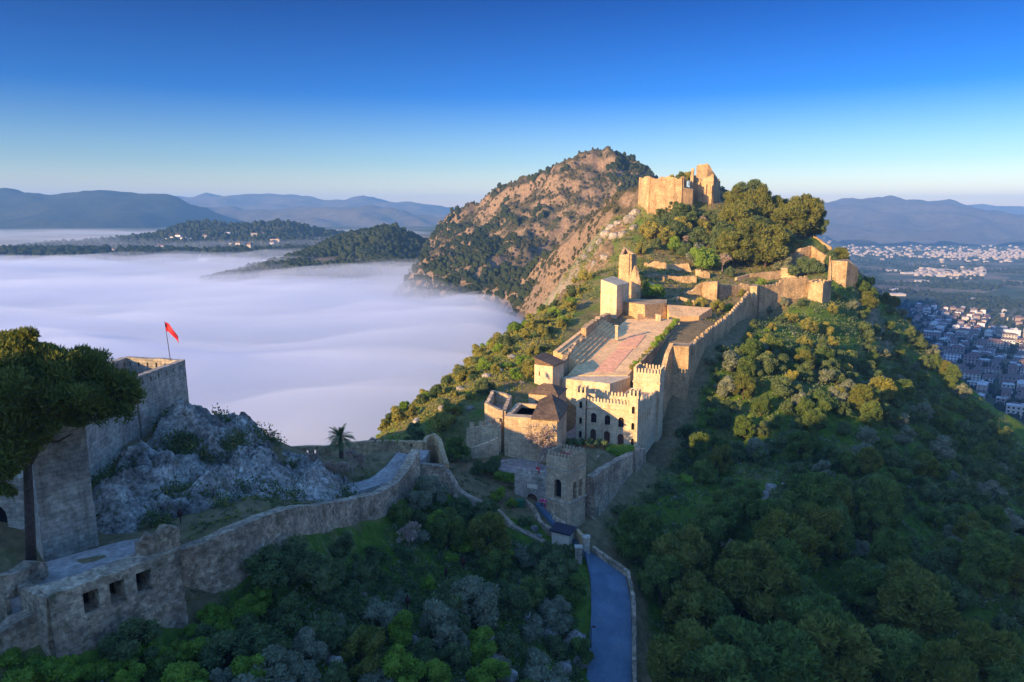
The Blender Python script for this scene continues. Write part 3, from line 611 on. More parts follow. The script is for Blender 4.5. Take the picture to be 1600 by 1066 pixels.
for i, (px, py, Y, hh) in enumerate(((1026, 503, 199, 1.9), (1030, 504, 198.6, 1.9), (1060, 506, 197.5, 1.6), (963, 524, 178, 2.3))):
    x, y, z = P(px, py, Y); t = MB(); t.box(x, y, z - 1.2, .55, .55, hh + 1.2); t.box(x, y, z + hh, .8, .8, .22)
    tag(t.build('stone_pillar', M['palace']), ('pale square pillar left of a pair before the stage steps', 'pale square pillar right of a pair before the stage steps', 'short pale pillar at the far right corner of the square', 'lone pale pillar at the top of the stepped seats')[i], 'pillar')
# right-hand curtain wall with buttress
g = 'curtain walls of the upper castle'
curtain('curtain_wall', 'low stepped wall piece joining the palace tower to the tall buttress', 'wall', [(1034,592,153),(1037,572,154),(1042,552,156),(1049,537,158)], None, 1.0, ragged=.15, seed=5, group=g)
bt = solid('buttress_tower', 'tall sunlit open buttress tower right of the castle square', 'tower', poly((1049,531,157.5),(1077,532,156.5),(1081,533,160.5),(1053,531,161.5)), -28.8, -41.5, 'ruin')
curtain('curtain_wall', 'long shaded wall with stepped battlements climbing right of the square', 'wall', [(1078,541,161),(1092,528,169),(1110,514,179),(1125,503,188),(1140,491,199),(1155,474,211),(1170,456,223)], None, 1.1, mer=(1.2, .6, .62, 2.5), ragged=.2, seed=6, skip=.15, group=g)
solid('wall_tower', 'small slim corner tower where the shaded curtain wall turns right', 'tower', poly((1172,446,225),(1183,446,224),(1186,444,230),(1176,444,231)), -22.6, -33, 'ruin')
curtain('curtain_wall', 'sunlit wall with curved top between slim tower and square bastion', 'wall', [(1185,448,230),(1200,447,232),(1212,446,233),(1222,437,234),(1240,435,235),(1262,433,236)], None, 1.0, mer=(.8, .5, .5, 1.6), ragged=.1, seed=7, group=g)
tq = thing('square_bastion', 'square sunlit bastion at the right end of the curtain wall', 'bastion', group=None)
ft = poly((1264,434,233.5),(1287,434,231.5),(1300,434,236),(1278,434,239)); MB().prism(ft, -34, -22.2).build('bastion_body', M['ruin'], tq)
merlons(tq, [(p[0], p[1], -22.2) for p in ft + ft[:1]], (.8, .5, .6), 1.4, M['ruin'])
curtain('ruined_wall', 'thin broken wall spike standing beside the square bastion', 'wall', [(1297,400,240),(1298,402,240),(1300,425,239.5)], None, .8, ragged=.2, seed=8)
solid('far_bastion', 'lone sloping bastion at the outer right edge of the castle hill', 'bastion', poly((1299,400,253),(1325,400,251),(1342,410,256),(1325,402,262)), [-16.6, -16.8, -19.5, -16.6], -33, 'ruin')
curtain('terrace_wall', 'curving wall high on the right under the last pines', 'wall', [(1270,367,287),(1278,372,284),(1288,379,281),(1300,387,279)], None, .9, ragged=.1, seed=9)
curtain('terrace_wall', 'low wall bending below the curving wall, among bushes at right', 'wall', [(1233,393,272),(1250,388,272),(1268,384,274),(1290,399,268),(1302,404,264)], None, .8, ragged=.1, seed=10)
curtain('terrace_wall', 'long pale roadside wall under the pine wood', 'wall', [(1150,434,252),(1170,428,256),(1200,425,258),(1222,423,260)], None, .9, ragged=.06, seed=11)
solid('wall_block', 'pale square block ending the roadside wall under the pines', 'block', poly((1221,418,259),(1243,420,257),(1244,418,261),(1223,416,263)), -19.6, -27, 'ruin')
curtain('ruined_wall', 'broken terrace wall with small dark arch, uppermost below the bushes', 'wall', [(1006,412,264),(1035,411,263),(1060,413,262),(1076,411,262),(1083,428,261)], None, 1.0, ragged=.35, seed=12)
curtain('ruined_wall', 'middle terrace wall, straight and sunlit, below the arched one', 'wall', [(1006,430,250),(1038,430,250),(1065,432,249),(1088,431,249)], None, 1.0, ragged=.2, seed=13)
curtain('ruined_wall', 'pale crumbling terrace wall below the path, right of the cypress', 'wall', [(1062,460,236),(1080,453,237),(1098,440,238),(1122,443,236)], None, 1.1, ragged=.4, seed=14)
curtain('ruined_wall', 'crumbling terrace wall with shaded notch, next to the grassy bank', 'wall', [(1123,445,237),(1140,446,240),(1155,446,242),(1170,443,243)], None, 1.0, ragged=.4, seed=15)
curtain('ruined_wall', 'lowest pale terrace wall just above the stage platform', 'wall', [(1046,466,226),(1062,464,228),(1084,470,226),(1100,470,226)], None, .9, ragged=.3, seed=61)
solid('ruin_block', 'square lit masonry block in the middle of the terraces below the path', 'ruin', poly((1099,441,236),(1121,442,234),(1124,442,239),(1102,441,241)), [-22.4, -22.0, -22.3, -22.6], -30, 'ruin')
solid('ruin_block', 'low broken masonry block left of the cypress on the terraces', 'ruin', poly((1002,446,238),(1022,448,236),(1024,447,241),(1004,446,243)), [-22.8, -24.0, -23.2, -22.4], -30, 'ruin')
curtain('ruined_wall', 'short stepped wall above the terraces beside the bright green tree', 'wall', [(1088,420,258),(1098,424,256),(1110,428,254)], None, .9, ragged=.4, seed=62)
curtain('standing_pier', '', None, [(1036,432,246),(1038,433,246)], None, .9, seed=16)
bpy.data.objects['standing_pier']['label'] = 'slender free standing stone pier beside the cypress on the terraces'; bpy.data.objects['standing_pier']['category'] = 'pier'
# left towers
solid('wall_tower', 'plain square tower with sloping top standing over the left cliff', 'tower', poly((939,440,207),(964,447,203),(983,445,213),(958,440,217)), [-18.9, -20.2, -20.4, -18.8], -34, 'palace')
prismwall('broken_tower', 'roofless broken tower above the square left tower', 'tower', poly((970,390,240),(985,390,236.5),(993,388,242),(976,388,246)), [-14.2, -13.4, -14.0, -11.8], -27, 'ruin')
curtain('ruined_wall', 'jagged tall wall remnant right of the broken tower', 'wall', [(975,435,226),(985,432,224),(993,418,222),(999,440,219)], None, .9, ragged=.5, seed=17)
# citadel
cit = thing('citadel', 'ruined citadel of sunlit walls crowning the castle hill', 'citadel')
for i, (a, b, zt, zb) in enumerate((((1009,0,316), (1026,0,306), 13.6, -3), ((1026,0,306), (1077,0,303.5), 13.4, -5), ((1077,0,303.5), (1082,0,318), 13.2, -5), ((1009,0,316), (1030,0,332), 13.6, 0))):
    pa, pb = P(*a), P(*b); wallmesh([(pa[0], pa[1], zt), ((pa[0] + pb[0]) / 2, (pa[1] + pb[1]) / 2, zt + .1), (pb[0], pb[1], zt - .1)], zb, 1.2, .38, batter=.02, seed=30 + i).build('wall', M['ruin'], cit)
MB().prism(poly((1079,0,303),(1095,0,304.5),(1097,0,311),(1080,0,311)), -8, [9.4, 8.8, 9.2, 10.4]).build('end_pier', M['ruin'], cit)
kpl = poly((1093,0,316),(1126,0,313),(1136,0,320),(1134,0,332),(1098,0,334))
wallmesh([(*kpl[4], 15), (*kpl[0], 14.4), ((kpl[0][0] + kpl[1][0]) / 2, (kpl[0][1] + kpl[1][1]) / 2, 13.2), (*kpl[1], 14.8), (*kpl[2], 12.6), (*kpl[3], 13.5)], -8, 1.6, .5, batter=.03, seed=44).build('keep', M['ruin'], cit)
MB().prism(kpl, -8, 11.5).build('keep_fill', M['rock'], cit)
for k_ in (.3, .62, .9): MB().prism([(kpl[0][0] + (kpl[1][0] - kpl[0][0]) * (k_ + d_), kpl[0][1] + (kpl[1][1] - kpl[0][1]) * (k_ + d_) - e_) for d_, e_ in ((-.05, .3), (-.05, 1.7), (.05, 1.7), (.05, .3))], -8, 12.6 - k_ * 2).build('buttress', M['ruin'], cit)
wallmesh([(*P(1100,0,324)[:2], 18.8), (*P(1104,0,324)[:2], 19.6), (*P(1117,0,323.5)[:2], 20.2), (*P(1124,0,324)[:2], 17.2), (*P(1130,0,325)[:2], 15.2)], 12, 1.4, .2, seed=41).build('gable_wall', M['ruin'], cit)
MB().prism(poly((1091,0,312),(1095,0,311.5),(1096,0,314),(1092,0,314.5)), 2, 17.4).build('pillar', M['ruin'], cit)
MB().prism(poly((1012,0,318),(1026,0,309),(1076,0,306),(1082,0,318),(1040,0,330)), 4, 10.5).build('courtyard_fill', M['rock'], cit)
curtain('ruined_wall', 'small sunlit gable ruin poking out of the pine tops', 'wall', [(1182,337,300),(1190,330,300),(1196,330,299),(1201,338,299)], None, 1.0, ragged=.15, seed=19)

# ------------------------------------------------------------------ buildings left of the palace
hs = thing('stone_house', 'large stone house with dark hipped roof behind the bare tree', 'house', (*P(789,655,119.5)[:2], -42.5), R(-14))
hb = MB().box(4.4, 4.6, 0, 9.0, 9.2, 8.6).build('wall', M['ashlar'], hs); cut(hb, MB().box(2.6, 5.2, 7.9, 3.6, 6.8, 2).arch(6.9, 4.6, .8, 1.3, -.3, .4))
MB().box(2.6, 5.2, 7.5, 3.7, 6.9, .4).build('flat_roof', M['flatroof'], hs)
rf = MB(); rf.add([(4.5,-.3,8.6),(9.3,-.3,8.6),(9.3,9.6,8.9),(4.5,9.6,8.9),(4.7,5.5,10.4),(6.4,8.0,10.9),(4.5,-.3,8.4),(9.3,-.3,8.4),(9.3,9.6,8.4),(4.5,9.6,8.4)], [(0,1,5,4),(1,2,5),(2,3,5),(3,4,5),(3,0,4),(6,9,8,7),(0,6,7,1),(1,7,8,2),(2,8,9,3),(3,9,6,0)]); rf.build('roof', M['rooftile'], hs)
yard = prismwall('walled_yard', 'roofless lit stone enclosure on the left edge beside the flat roofed house', 'enclosure', [(*P(756,0,124)[:2],), (*P(786,0,121.6)[:2],), (*P(797,0,131)[:2],), (*P(768,0,133)[:2],)], [-32.9, -33.5, -33.2, -32.8], -43, 'ashlar', th=.6, floor=-35.2)
def gabled(name, label, px, w_, d_, rz, zb, ze, rise, mat='ashlar', mono=False, roofmat='rooftile'):
    t = thing(name, label, 'house', (*px, zb), rz); h = ze - zb
    b_ = MB(); b_.box(w_ / 2, d_ / 2, 0, w_, d_, h); wl = b_.build('wall', M[mat], t); cut(wl, MB().box(w_ * .3, 0, h - 2.2, .5, .6, .9))
    r_ = MB(); o = .3
    if mono: r_.prism([(-o, -o), (w_ + o, -o), (w_ + o, d_ + o), (-o, d_ + o)], [h + rise, h + .02, h + .02, h + rise], [h + rise + .2, h + .22, h + .22, h + rise + .2]); r_.prism([(0,.01), (w_,.01), (w_, d_-.01), (0, d_-.01)], h - .01, [h + rise - .01, h, h, h + rise - .01])
    else: r_.add([(-o, -o, h), (w_ + o, -o, h), (w_ + o, d_ + o, h), (-o, d_ + o, h), (w_ * .35, d_ / 2, h + rise), (w_ * .65, d_ / 2, h + rise)], [(0, 1, 5, 4), (1, 2, 5), (2, 3, 4, 5), (3, 0, 4), (3, 2, 1, 0)])
    r_.build('roof', M[roofmat], t); return t
gabled('small_house', 'small house with brown hipped roof above the large stone house', P(826,612,134)[:2], 5.6, 6.0, R(-20), -42.5, -33.6, 1.5)
gabled('lean_to_house', 'tall narrow house with single pitch roof below the left retaining wall', P(835,572,147.5)[:2], 4.2, 5.0, R(-30), -41, -30.9, 1.5, 'palace', True)
curtain('ramp_wall', 'pinkish ramp wall with merlons descending left of the stone house', 'wall', [(730,669,123),(745,667,122.5),(760,664,122),(784,659,121)], None, .7, 'ashlar', mer=(.75, .5, .9, 1.35), seed=20)
curtain('ramp_wall', 'plain lower ramp wall below the merloned one', 'wall', [(736,700,118),(750,695,118),(765,690,118.5),(778,684,119)], None, .6, 'ashlar', seed=21)
tag(MB().prism([(-9,117.5),(3,110.5),(9.5,108),(13,131),(16,146),(9,149),(4.5,130),(-4,119.5)], -45, [-40.8,-41.4,-42.2,-42.2,-40.5,-39.5,-41.2,-40.8]).build('courtyard', M['cobble']), kind='structure')

# ------------------------------------------------------------------ gate tower, gate, ramp, kiosk, road
gt = thing('gate_tower', 'square entrance tower with merlons, red roof floor and arched openings', 'tower', (8.55, 102.5, -50), R(53))
W_ = 4.3
gb = MB().box(W_ / 2, W_ / 2, 0, W_, W_, 14.3).build('shaft', M['ashlar'], gt)
cut(gb, MB().box(W_ / 2, W_ / 2, 13.7, W_ - .7, W_ - .7, 2))
op = [(1.25, 7.9, 1.0, 2.7), (2.85, 7.9, 1.0, 2.7)]
c = MB()
for x, z, a, h in op: c.arch(x, z, a, h, -.3, .7)
cut(gb, c)
c2 = MB(); c2.arch(0, 0, 1.25, 2.9, -.7, .7); c2.v = [(-y, x + 2.2, z + 8.0) for x, y, z in c2.v]; cut(gb, c2)
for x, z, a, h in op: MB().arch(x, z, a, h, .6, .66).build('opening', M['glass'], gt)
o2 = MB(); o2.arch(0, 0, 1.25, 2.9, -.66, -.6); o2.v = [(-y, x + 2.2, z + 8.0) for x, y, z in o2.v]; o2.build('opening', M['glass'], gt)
MB().box(W_ / 2, W_ / 2, 7.45, W_ + .3, W_ + .3, .22).build('string_course', M['tower'], gt)
MB().box(W_ / 2, W_ / 2, 12.35, W_ + .16, W_ + .16, .18).build('upper_string_course', M['tower'], gt)
MB().box(W_ / 2, W_ / 2, 13.69, W_ - .72, W_ - .72, .06).build('roof_floor', M['redroof'], gt)
merlons(gt, [(.17, .17, 14.25), (W_ - .17, .17, 14.25), (W_ - .17, W_ - .17, 14.25), (.17, W_ - .17, 14.25), (.17, .17, 14.25)], (.3, .3, .85), .56, M['ashlar'], cap=True)
MB().box(W_ / 2, W_ / 2, -3, W_ + .5, W_ + .5, 5.5, 0, .97).build('footing', M['ashlar'], gt)
gw = thing('gate_wall', 'crenellated gate wall with dark arched door and plaque', 'gate', (*P(804,760,109)[:2], -46), math.atan2(-2.2, 5.6))
gwb = MB().box(2.95, .4, -2, 5.9, .8, 8.0).build('wall', M['tower'], gw)
cut(gwb, MB().arch(2.9, .3, 1.75, 2.7, -.5, .55)); 
MB().arch(2.9, .3, 1.75, 2.7, .5, .56).build('door', M['wood'], gw); MB().box(2.95, -.03, 3.9, 1.7, .07, .65).build('plaque', M['cream'], gw)
merlons(gw, [(0, .4, 6.0), (5.9, .4, 6.0)], (.6, .5, .8), .95, M['tower'])
curtain('garden_wall', 'long buttressed garden wall between gate tower and palace corner', 'wall', [(922,744,107.5),(940,732,111),(962,719,116),(984,707,121)], None, 1.1, 'rubble', ragged=.08, seed=22, batter=.06)
curtain('garden_wall', 'broken rough wall end below the palace corner', 'wall', [(985,708,121.5),(993,703,124),(1001,700,128)], None, 1.6, 'rubble', ragged=.35, seed=23, batter=.1)
curtain('ramp_parapet', 'low curving parapet on the left of the ramp to the gate', 'wall', [(822,781,106.5),(836,794,105),(843,812,103),(858,824,101),(882,828,100)], None, .5, 'rubble', ragged=.05, seed=24)
curtain('ramp_parapet', 'low parapet right of the ramp, against the gate tower', 'wall', [(860,790,105),(866,805,103.5),(884,818,101.5)], None, .4, 'rubble', ragged=.04, seed=25)
curtain('ramp_parapet', 'orange earth coloured retaining wall behind the kiosk', 'wall', [(888,820,101.5),(903,828,100),(915,842,98)], None, .5, 'ruin', seed=26)
ko = gabled('ticket_kiosk', 'small pale kiosk with dark sloping panel roof by the road', P(862,846,99)[:2], 2.6, 2.4, R(-24), H(*P(875,850,99)[:2]) - .6, H(*P(875,850,99)[:2]) + 2.0, .25, 'cream', True, 'darkroof'); ko['category'] = 'kiosk'
dr = MB().box(.03, 1.2, .7, .05, .8, 1.9).build('door', M['wood'], ko)
for i, (px, py, Y) in enumerate(((904,862,95),(916,846,97))):
    x, y, z = P(px, py, Y); t = MB(); t.box(x, y, z - 4, .9, .9, 4.6); t.box(x, y, z + .6, 1.1, 1.1, .18)
    tag(t.build('gate_pillar', M['tower']), ('square stone pillar left of the road entrance', 'taller stone pillar right of the road entrance near the kiosk')[i], 'pillar')
rl = [(915,1100,75), (916,1066,78), (921,1010,82), (924,960,86), (923,910,91), (915,868,96), (892,842,100), (866,822,102.5), (846,800,105), (836,788,107)]
rr = [(990,1100,75), (987,1066,78), (987,1010,82), (986,950,87), (978,905,92), (924,866,98), (905,848,100.5), (880,820,103), (862,802,105), (852,790,107)]
rm = MB(); A_ = [P(*p) for p in rl]; B_ = [P(*p) for p in rr]
for a, b, a2, b2 in zip(A_[:-1], B_[:-1], A_[1:], B_[1:]):
    zs = [max(p[2], H(p[0], p[1])) if False else p[2] for p in (a, b, b2, a2)]
    rm.add([(p[0], p[1], z + .35) for p, z in zip((a, b, b2, a2), zs)] + [(p[0], p[1], z - 2.5) for p, z in zip((a, b, b2, a2), zs)], [(0,1,2,3),(0,4,5,1),(1,5,6,2),(2,6,7,3),(3,7,4,0)])
tag(rm.build('road', M['asphalt']), kind='structure')
curtain('road_wall', 'low rubble parapet bending along the right side of the road', 'wall', [(p[0] + .3, p[1] + .1, p[2] + 1.15) for p in B_[:6]], None, .5, 'rubble', ragged=.06, raw=True, seed=27)
lp = P(923, 1016, 81.5); ls = thing('lamp_post', 'dark street lamp standing at the left edge of the road', 'street lamp', (lp[0], lp[1], lp[2] + .3))
MB().tube([(0,0,0),(0,0,2.7)], [.07,.05], 6).build('pole', M['iron'], ls); MB().tube([(0,0,2.65),(.12,0,2.85),(.45,0,2.85)], [.05,.05,.09], 6).box(.35,0,2.72,.34,.2,.14).build('lamp_head', M['iron'], ls)

# ------------------------------------------------------------------ the lesser castle in the foreground
bx0, by0, bx1, by1 = -35.4, 52.0, -29.0, 60.2; ba = math.atan2(by1 - by0, bx1 - bx0); BL = math.hypot(bx1 - bx0, by1 - by0)
bs = thing('gun_bastion', 'rough stone bastion with three deep gun embrasures in the lower left corner', 'bastion', (bx0, by0, -38.5), ba)
fr = wallmesh([(0, 1.1, 9.5), (BL / 2, 1.1, 9.4), (BL, 1.1, 9.45)], -2.0, 2.2, .06, step=.5, rough=.07, batter=.05, rows=12, seed=28).build('front_wall', M['rubble'], bs)
cu = MB()
for fx in (.28, .475, .68): cu.add([(fx * BL - .75, -1.5, 6.7), (fx * BL + .75, -1.5, 6.7), (fx * BL + .75, -1.5, 8.75), (fx * BL - .75, -1.5, 8.75), (fx * BL - .32, 2.6, 7.1), (fx * BL + .32, 2.6, 7.1), (fx * BL + .32, 2.6, 8.6), (fx * BL - .32, 2.6, 8.6)], [(0,1,2,3),(4,7,6,5),(0,4,5,1),(1,5,6,2),(2,6,7,3),(3,7,4,0)])
cut(fr, cu)
for fx in (.28, .475, .68): MB().box(fx * BL, 1.7, 6.9, 1.3, .1, 2.0).build('embrasure_shade_panel', M['dark'], bs)  # near-black panel set into each embrasure, its colour stands for the shade inside
wallmesh([(0.3, .3, 9.4), (-.3, 3.5, 9.4), (-.6, 6.5, 9.6)], -2.0, .9, .1, batter=.05, seed=29).build('side_wall', M['rubble'], bs)
wallmesh([(BL - .4, 1.2, 9.6), (BL + .1, 4.0, 9.6)], -2.0, 1.0, .1, batter=.05, seed=31).build('side_wall', M['rubble'], bs)
for (x, y, a, w2, h2) in ((BL * .80, 1.7, .5, 1.6, 1.9), (BL * .95, 1.0, -.1, 1.9, 2.3)):
    wallmesh([(x - w2 / 2, y + a * .5, 9.3 + h2 * .7), (x, y, 9.3 + h2), (x + w2 / 2, y - a * .5, 9.3 + h2 * .8)], 9.0, .7, .2, step=.4, seed=int(x)).build('broken_merlon', M['rubble'], bs)
tag(MB().prism([(-37.3,53.9),(-31.2,61.8),(-32.4,64),(-36,63.5),(-41.5,59),(-40,53)], -33.5, [-29.75,-29.55,-29.55,-29.9,-30.1,-30.0]).build('rampart_walk', M['cobble']), kind='structure')
curtain('rampart_wall', 'rough wall running off the picture left of the gun bastion', 'wall', [(-6,903,53),(30,888,55),(63,876,57)], -38, 1.2, 'rubble', ragged=.2, seed=32)
curtain('rampart_wall', 'lower rubble wall under the grassy ledge in the bottom left corner', 'wall', [(-8,985,51),(40,957,52.5),(82,934,54)], -42, 1.4, 'rubble', ragged=.2, seed=33)
curtain('long_rampart', 'long rubble rampart climbing from the gun bastion to the battlemented gate', 'wall', LR, [p[2] - 8.5 for p in LR], 1.25, 'rubble', raw=True, ragged=.07, batter=.05, rough=.09, seed=34)
curtain('cross_wall', 'short wall dropping steeply from the rampart corner to the kiosk', 'wall', [(651,723,101),(672,724,102),(694,726,102.5),(706,745,102),(718,766,101.5),(734,775,101),(750,781,101),(780,798,101),(805,823,100.5),(828,834,100),(851,845,99.2)], None, 1.1, 'rubble', ragged=.07, batter=.06, seed=35)
curtain('sentry_gate', 'curved end of the battlements with a narrow stair doorway', 'gate', [(663,690,107),(668,682,108.5),(678,679,109),(687,686,108),(692,705,105),(698,724,102.6)], None, .7, 'ruin', ragged=.12, seed=36)
bw = curtain('battlement_wall', 'long low battlement with loopholes behind the palm tree', 'wall', [(446,699,106),(470,697,107),(508,697,108),(545,691,109.5),(570,689,110),(612,688,109.5),(662,690,107)], None, .6, 'ruin', ragged=.04, seed=37)
cu = MB()
for px, py in ((474,703),(484,703),(495,703),(584,694),(596,694),(608,694),(620,694),(632,694),(644,694)):
    x, y, z = P(px, py, 108.5); cu.box(x, y, z - .35, .38, 5, .75)
cut(bw, cu)
# flag tower
ftw = thing('flag_tower', 'square roofless tower with loopholes above the rocky crag, flag flying', 'tower')
TZ = -19.9; cnr = [(-46.2, 87.6), (-44.9, 98.2), (-53.6, 100.2), (-54.4, 89.5)]
for i in range(4):
    a, b = cnr[i], cnr[(i + 1) % 4]
    wl = wallmesh([(*a, TZ), (*b, TZ)], -31, .85, .04, rough=.03, batter=.02, rows=10, seed=50 + i).build('wall', M['tower'], ftw)
    cu = MB(); n = 6; an = math.atan2(b[1] - a[1], b[0] - a[0])
    for k in range(n):
        t = (k + .7) / (n + .4); cu.box(a[0] + (b[0] - a[0]) * t, a[1] + (b[1] - a[1]) * t, TZ - 1.15, .3, 3, .6, an)
    cut(wl, cu)
MB().prism(cnr, -23.2, -22.4).build('floor', M['cobble'], ftw)
curtain('curtain_wall', 'high wall joining the flag tower to the keep behind the big pine', 'wall', [(-46.3, 87.0, -21.2), (-45.6, 78, -21.6), (-45.0, 70.5, -21)], None, 1.0, 'tower', raw=True, ragged=.06, seed=55)
fx, fy, fz = P(266, 560, 98); fp = thing('flag', 'tattered red flag on a slim pole above the stone tower', 'flag', (fx, fy, fz - .3))
pl = MB().tube([(0,0,0),(-.15,0,2.5),(-.35,0,5.4)], [.05,.045,.03], 6).build('pole', M['iron'], fp)
gridf = []; nx, nz = 10, 6
for k in range(nx + 1):
    for j in range(nz + 1):
        t = k / nx; s = j / nz; gridf.append((-.33 + 1.55 * t + .02, .16 * math.sin(t * 7 + s), 5.25 - s * 1.25 * (1 - .25 * t) - 1.55 * t * t - .35 * t + (.12 * math.sin(s * 17) if k == nx else 0)))
I = np.arange((nx + 1) * (nz + 1)).reshape(nx + 1, nz + 1); fl = npmesh('cloth', gridf, np.stack([I[:-1, :-1], I[1:, :-1], I[1:, 1:], I[:-1, 1:]], -1).reshape(-1, 4))
fo = link('cloth', fl, M['red'], fp, True); fo.modifiers.new('s', 'SOLIDIFY').thickness = .02
# keep beside the big pine
kp = thing('keep_tower', 'tall pale ashlar tower behind the trunk of the big pine', 'tower')
e_ = (.695, .719); f_ = (-.719, .695); A0 = (-41.5, 61.0); ck = [A0, (A0[0] + 4.3 * e_[0], A0[1] + 4.3 * e_[1])]; ck += [(ck[1][0] + 5 * f_[0], ck[1][1] + 5 * f_[1]), (A0[0] + 5 * f_[0], A0[1] + 5 * f_[1])]
kb = MB().prism(ck, -33, -18.3).build('shaft', M['tower'], kp)
MB().prism([(p[0] + (p[0] - (-42.2)) * .03, p[1] + (p[1] - 64.5) * .03) for p in ck], -33, -26.6).build('plinth', M['tower'], kp)
aw = thing('arch_wall', 'wall with a dark archway at the left edge beside the pine', 'gate', (-53, 63.4, -30.5), R(5))
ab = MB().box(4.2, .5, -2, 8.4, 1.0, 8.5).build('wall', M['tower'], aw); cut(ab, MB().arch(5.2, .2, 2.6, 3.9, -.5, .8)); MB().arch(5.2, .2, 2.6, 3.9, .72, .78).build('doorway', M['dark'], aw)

pth = [(540,772,90.5),(570,763,92.5),(596,755,95),(620,742,98),(640,728,101.5),(655,716,104.5),(662,706,106.5)]
wl_ = [Vector(P(*p)) for p in pth]; pm_ = MB(); A_, B_ = [], []
for k, p in enumerate(wl_):
    d = (wl_[min(k + 1, len(wl_) - 1)] - wl_[max(k - 1, 0)]); n_ = Vector((-d.y, d.x, 0)).normalized(); A_.append(p + n_ * 1.9); B_.append(p - n_ * 1.0)
for k in range(len(wl_) - 1):
    q = (A_[k], B_[k], B_[k + 1], A_[k + 1]); pm_.add([(v.x, v.y, max(v.z, H(v.x, v.y)) + .3) for v in q] + [(v.x, v.y, v.z - 2) for v in q], [(0,1,2,3),(0,4,5,1),(1,5,6,2),(2,6,7,3),(3,7,4,0)])
tag(pm_.build('path', M['cobble']), kind='structure')

# ------------------------------------------------------------------ finer rock: the foreground crag and the cliffs under the citadel
def rockpatch(name, x0, x1, y0, y1, st, amp, sc, edge, seed, sink=.6, tilt=.6, mask=None):
    xs = np.arange(x0, x1 + .01, st); ys = np.arange(y0, y1 + .01, st); X, Yg = np.meshgrid(xs, ys); q = np.stack([X.ravel(), Yg.ravel()], 1)
    z = np.array([H(a, b) for a, b in q]); p = np.column_stack([q / sc, np.full(len(q), seed)])
    p2 = np.column_stack([(q[:, 0] * .8 + q[:, 1] * .6) / (sc * .45), (q[:, 1] * .8 - q[:, 0] * .6 + z * tilt) / (sc * .12), np.full(len(q), seed)])
    e = np.clip(np.minimum.reduce([q[:, 0] - x0, x1 - q[:, 0], q[:, 1] - y0, y1 - q[:, 1]]) / edge, 0, 1)
    if mask is not None: e = e * mask(q)
    cell = np.abs(perlin(p * 1.3 + 9)) ** .5
    d = amp * (fbm(p, 5, True) * 1.0 + cell * .7 + .34 * fbm(p2, 3, True) + .25 * np.abs(perlin(p * 4.1 + 2)) ** .6 - .68) + .85 * ((z * .62 + q[:, 0] * .22 + q[:, 1] * .13 + 1.1 * perlin(p * 1.4 + 3)) % 1.0 - .5)
    jx = amp * .35 * fbm(p * 2 + 5, 3); jy = amp * .35 * fbm(p * 2 + 25, 3)
    V = np.column_stack([q[:, 0] + jx * e, q[:, 1] + jy * e, z - sink + (d + sink) * e]); I = np.arange(len(q)).reshape(X.shape)
    return tag(link(name, npmesh(name, V, np.stack([I[:-1, :-1], I[:-1, 1:], I[1:, 1:], I[1:, :-1]], -1).reshape(-1, 4)), M[name + '_rock']), kind='structure')
M['crag_rock'] = stone('grey_crag', (.055, .05, .043), (.40, .38, .34), (.68, .66, .61), stain=.7, moss=.75, bump=1.0, world=True, speck=.6)
M['cliff_rock'] = stone('tan_cliff', (.10, .075, .045), (.25, .19, .12), (.42, .33, .22), stain=.55, moss=.9, bump=1.0, world=True, speck=.5)
def cragmask(q):
    path = np.clip((q[:, 1] * .62 - q[:, 0] * .9 - 72.3) / 3, 0, 1) * np.clip((95 - q[:, 1]) / 4, 0, 1); bast = np.clip((q[:, 1] - 66) / 4, 0, 1); tw_ = np.clip((q[:, 0] + 44.5) / 1.5, 0, 1)
    return path * bast * tw_
rockpatch('crag', -46, -20, 63, 100, .3, 3.2, 8.0, 2.0, 1, mask=cragmask)
rockpatch('cliff', 4, 60, 232, 345, .6, 3.6, 7.5, 8, 5, .5, mask=lambda q: np.clip((58 + (q[:, 1] - 322) * .42 - q[:, 0]) / 12, 0, 1))
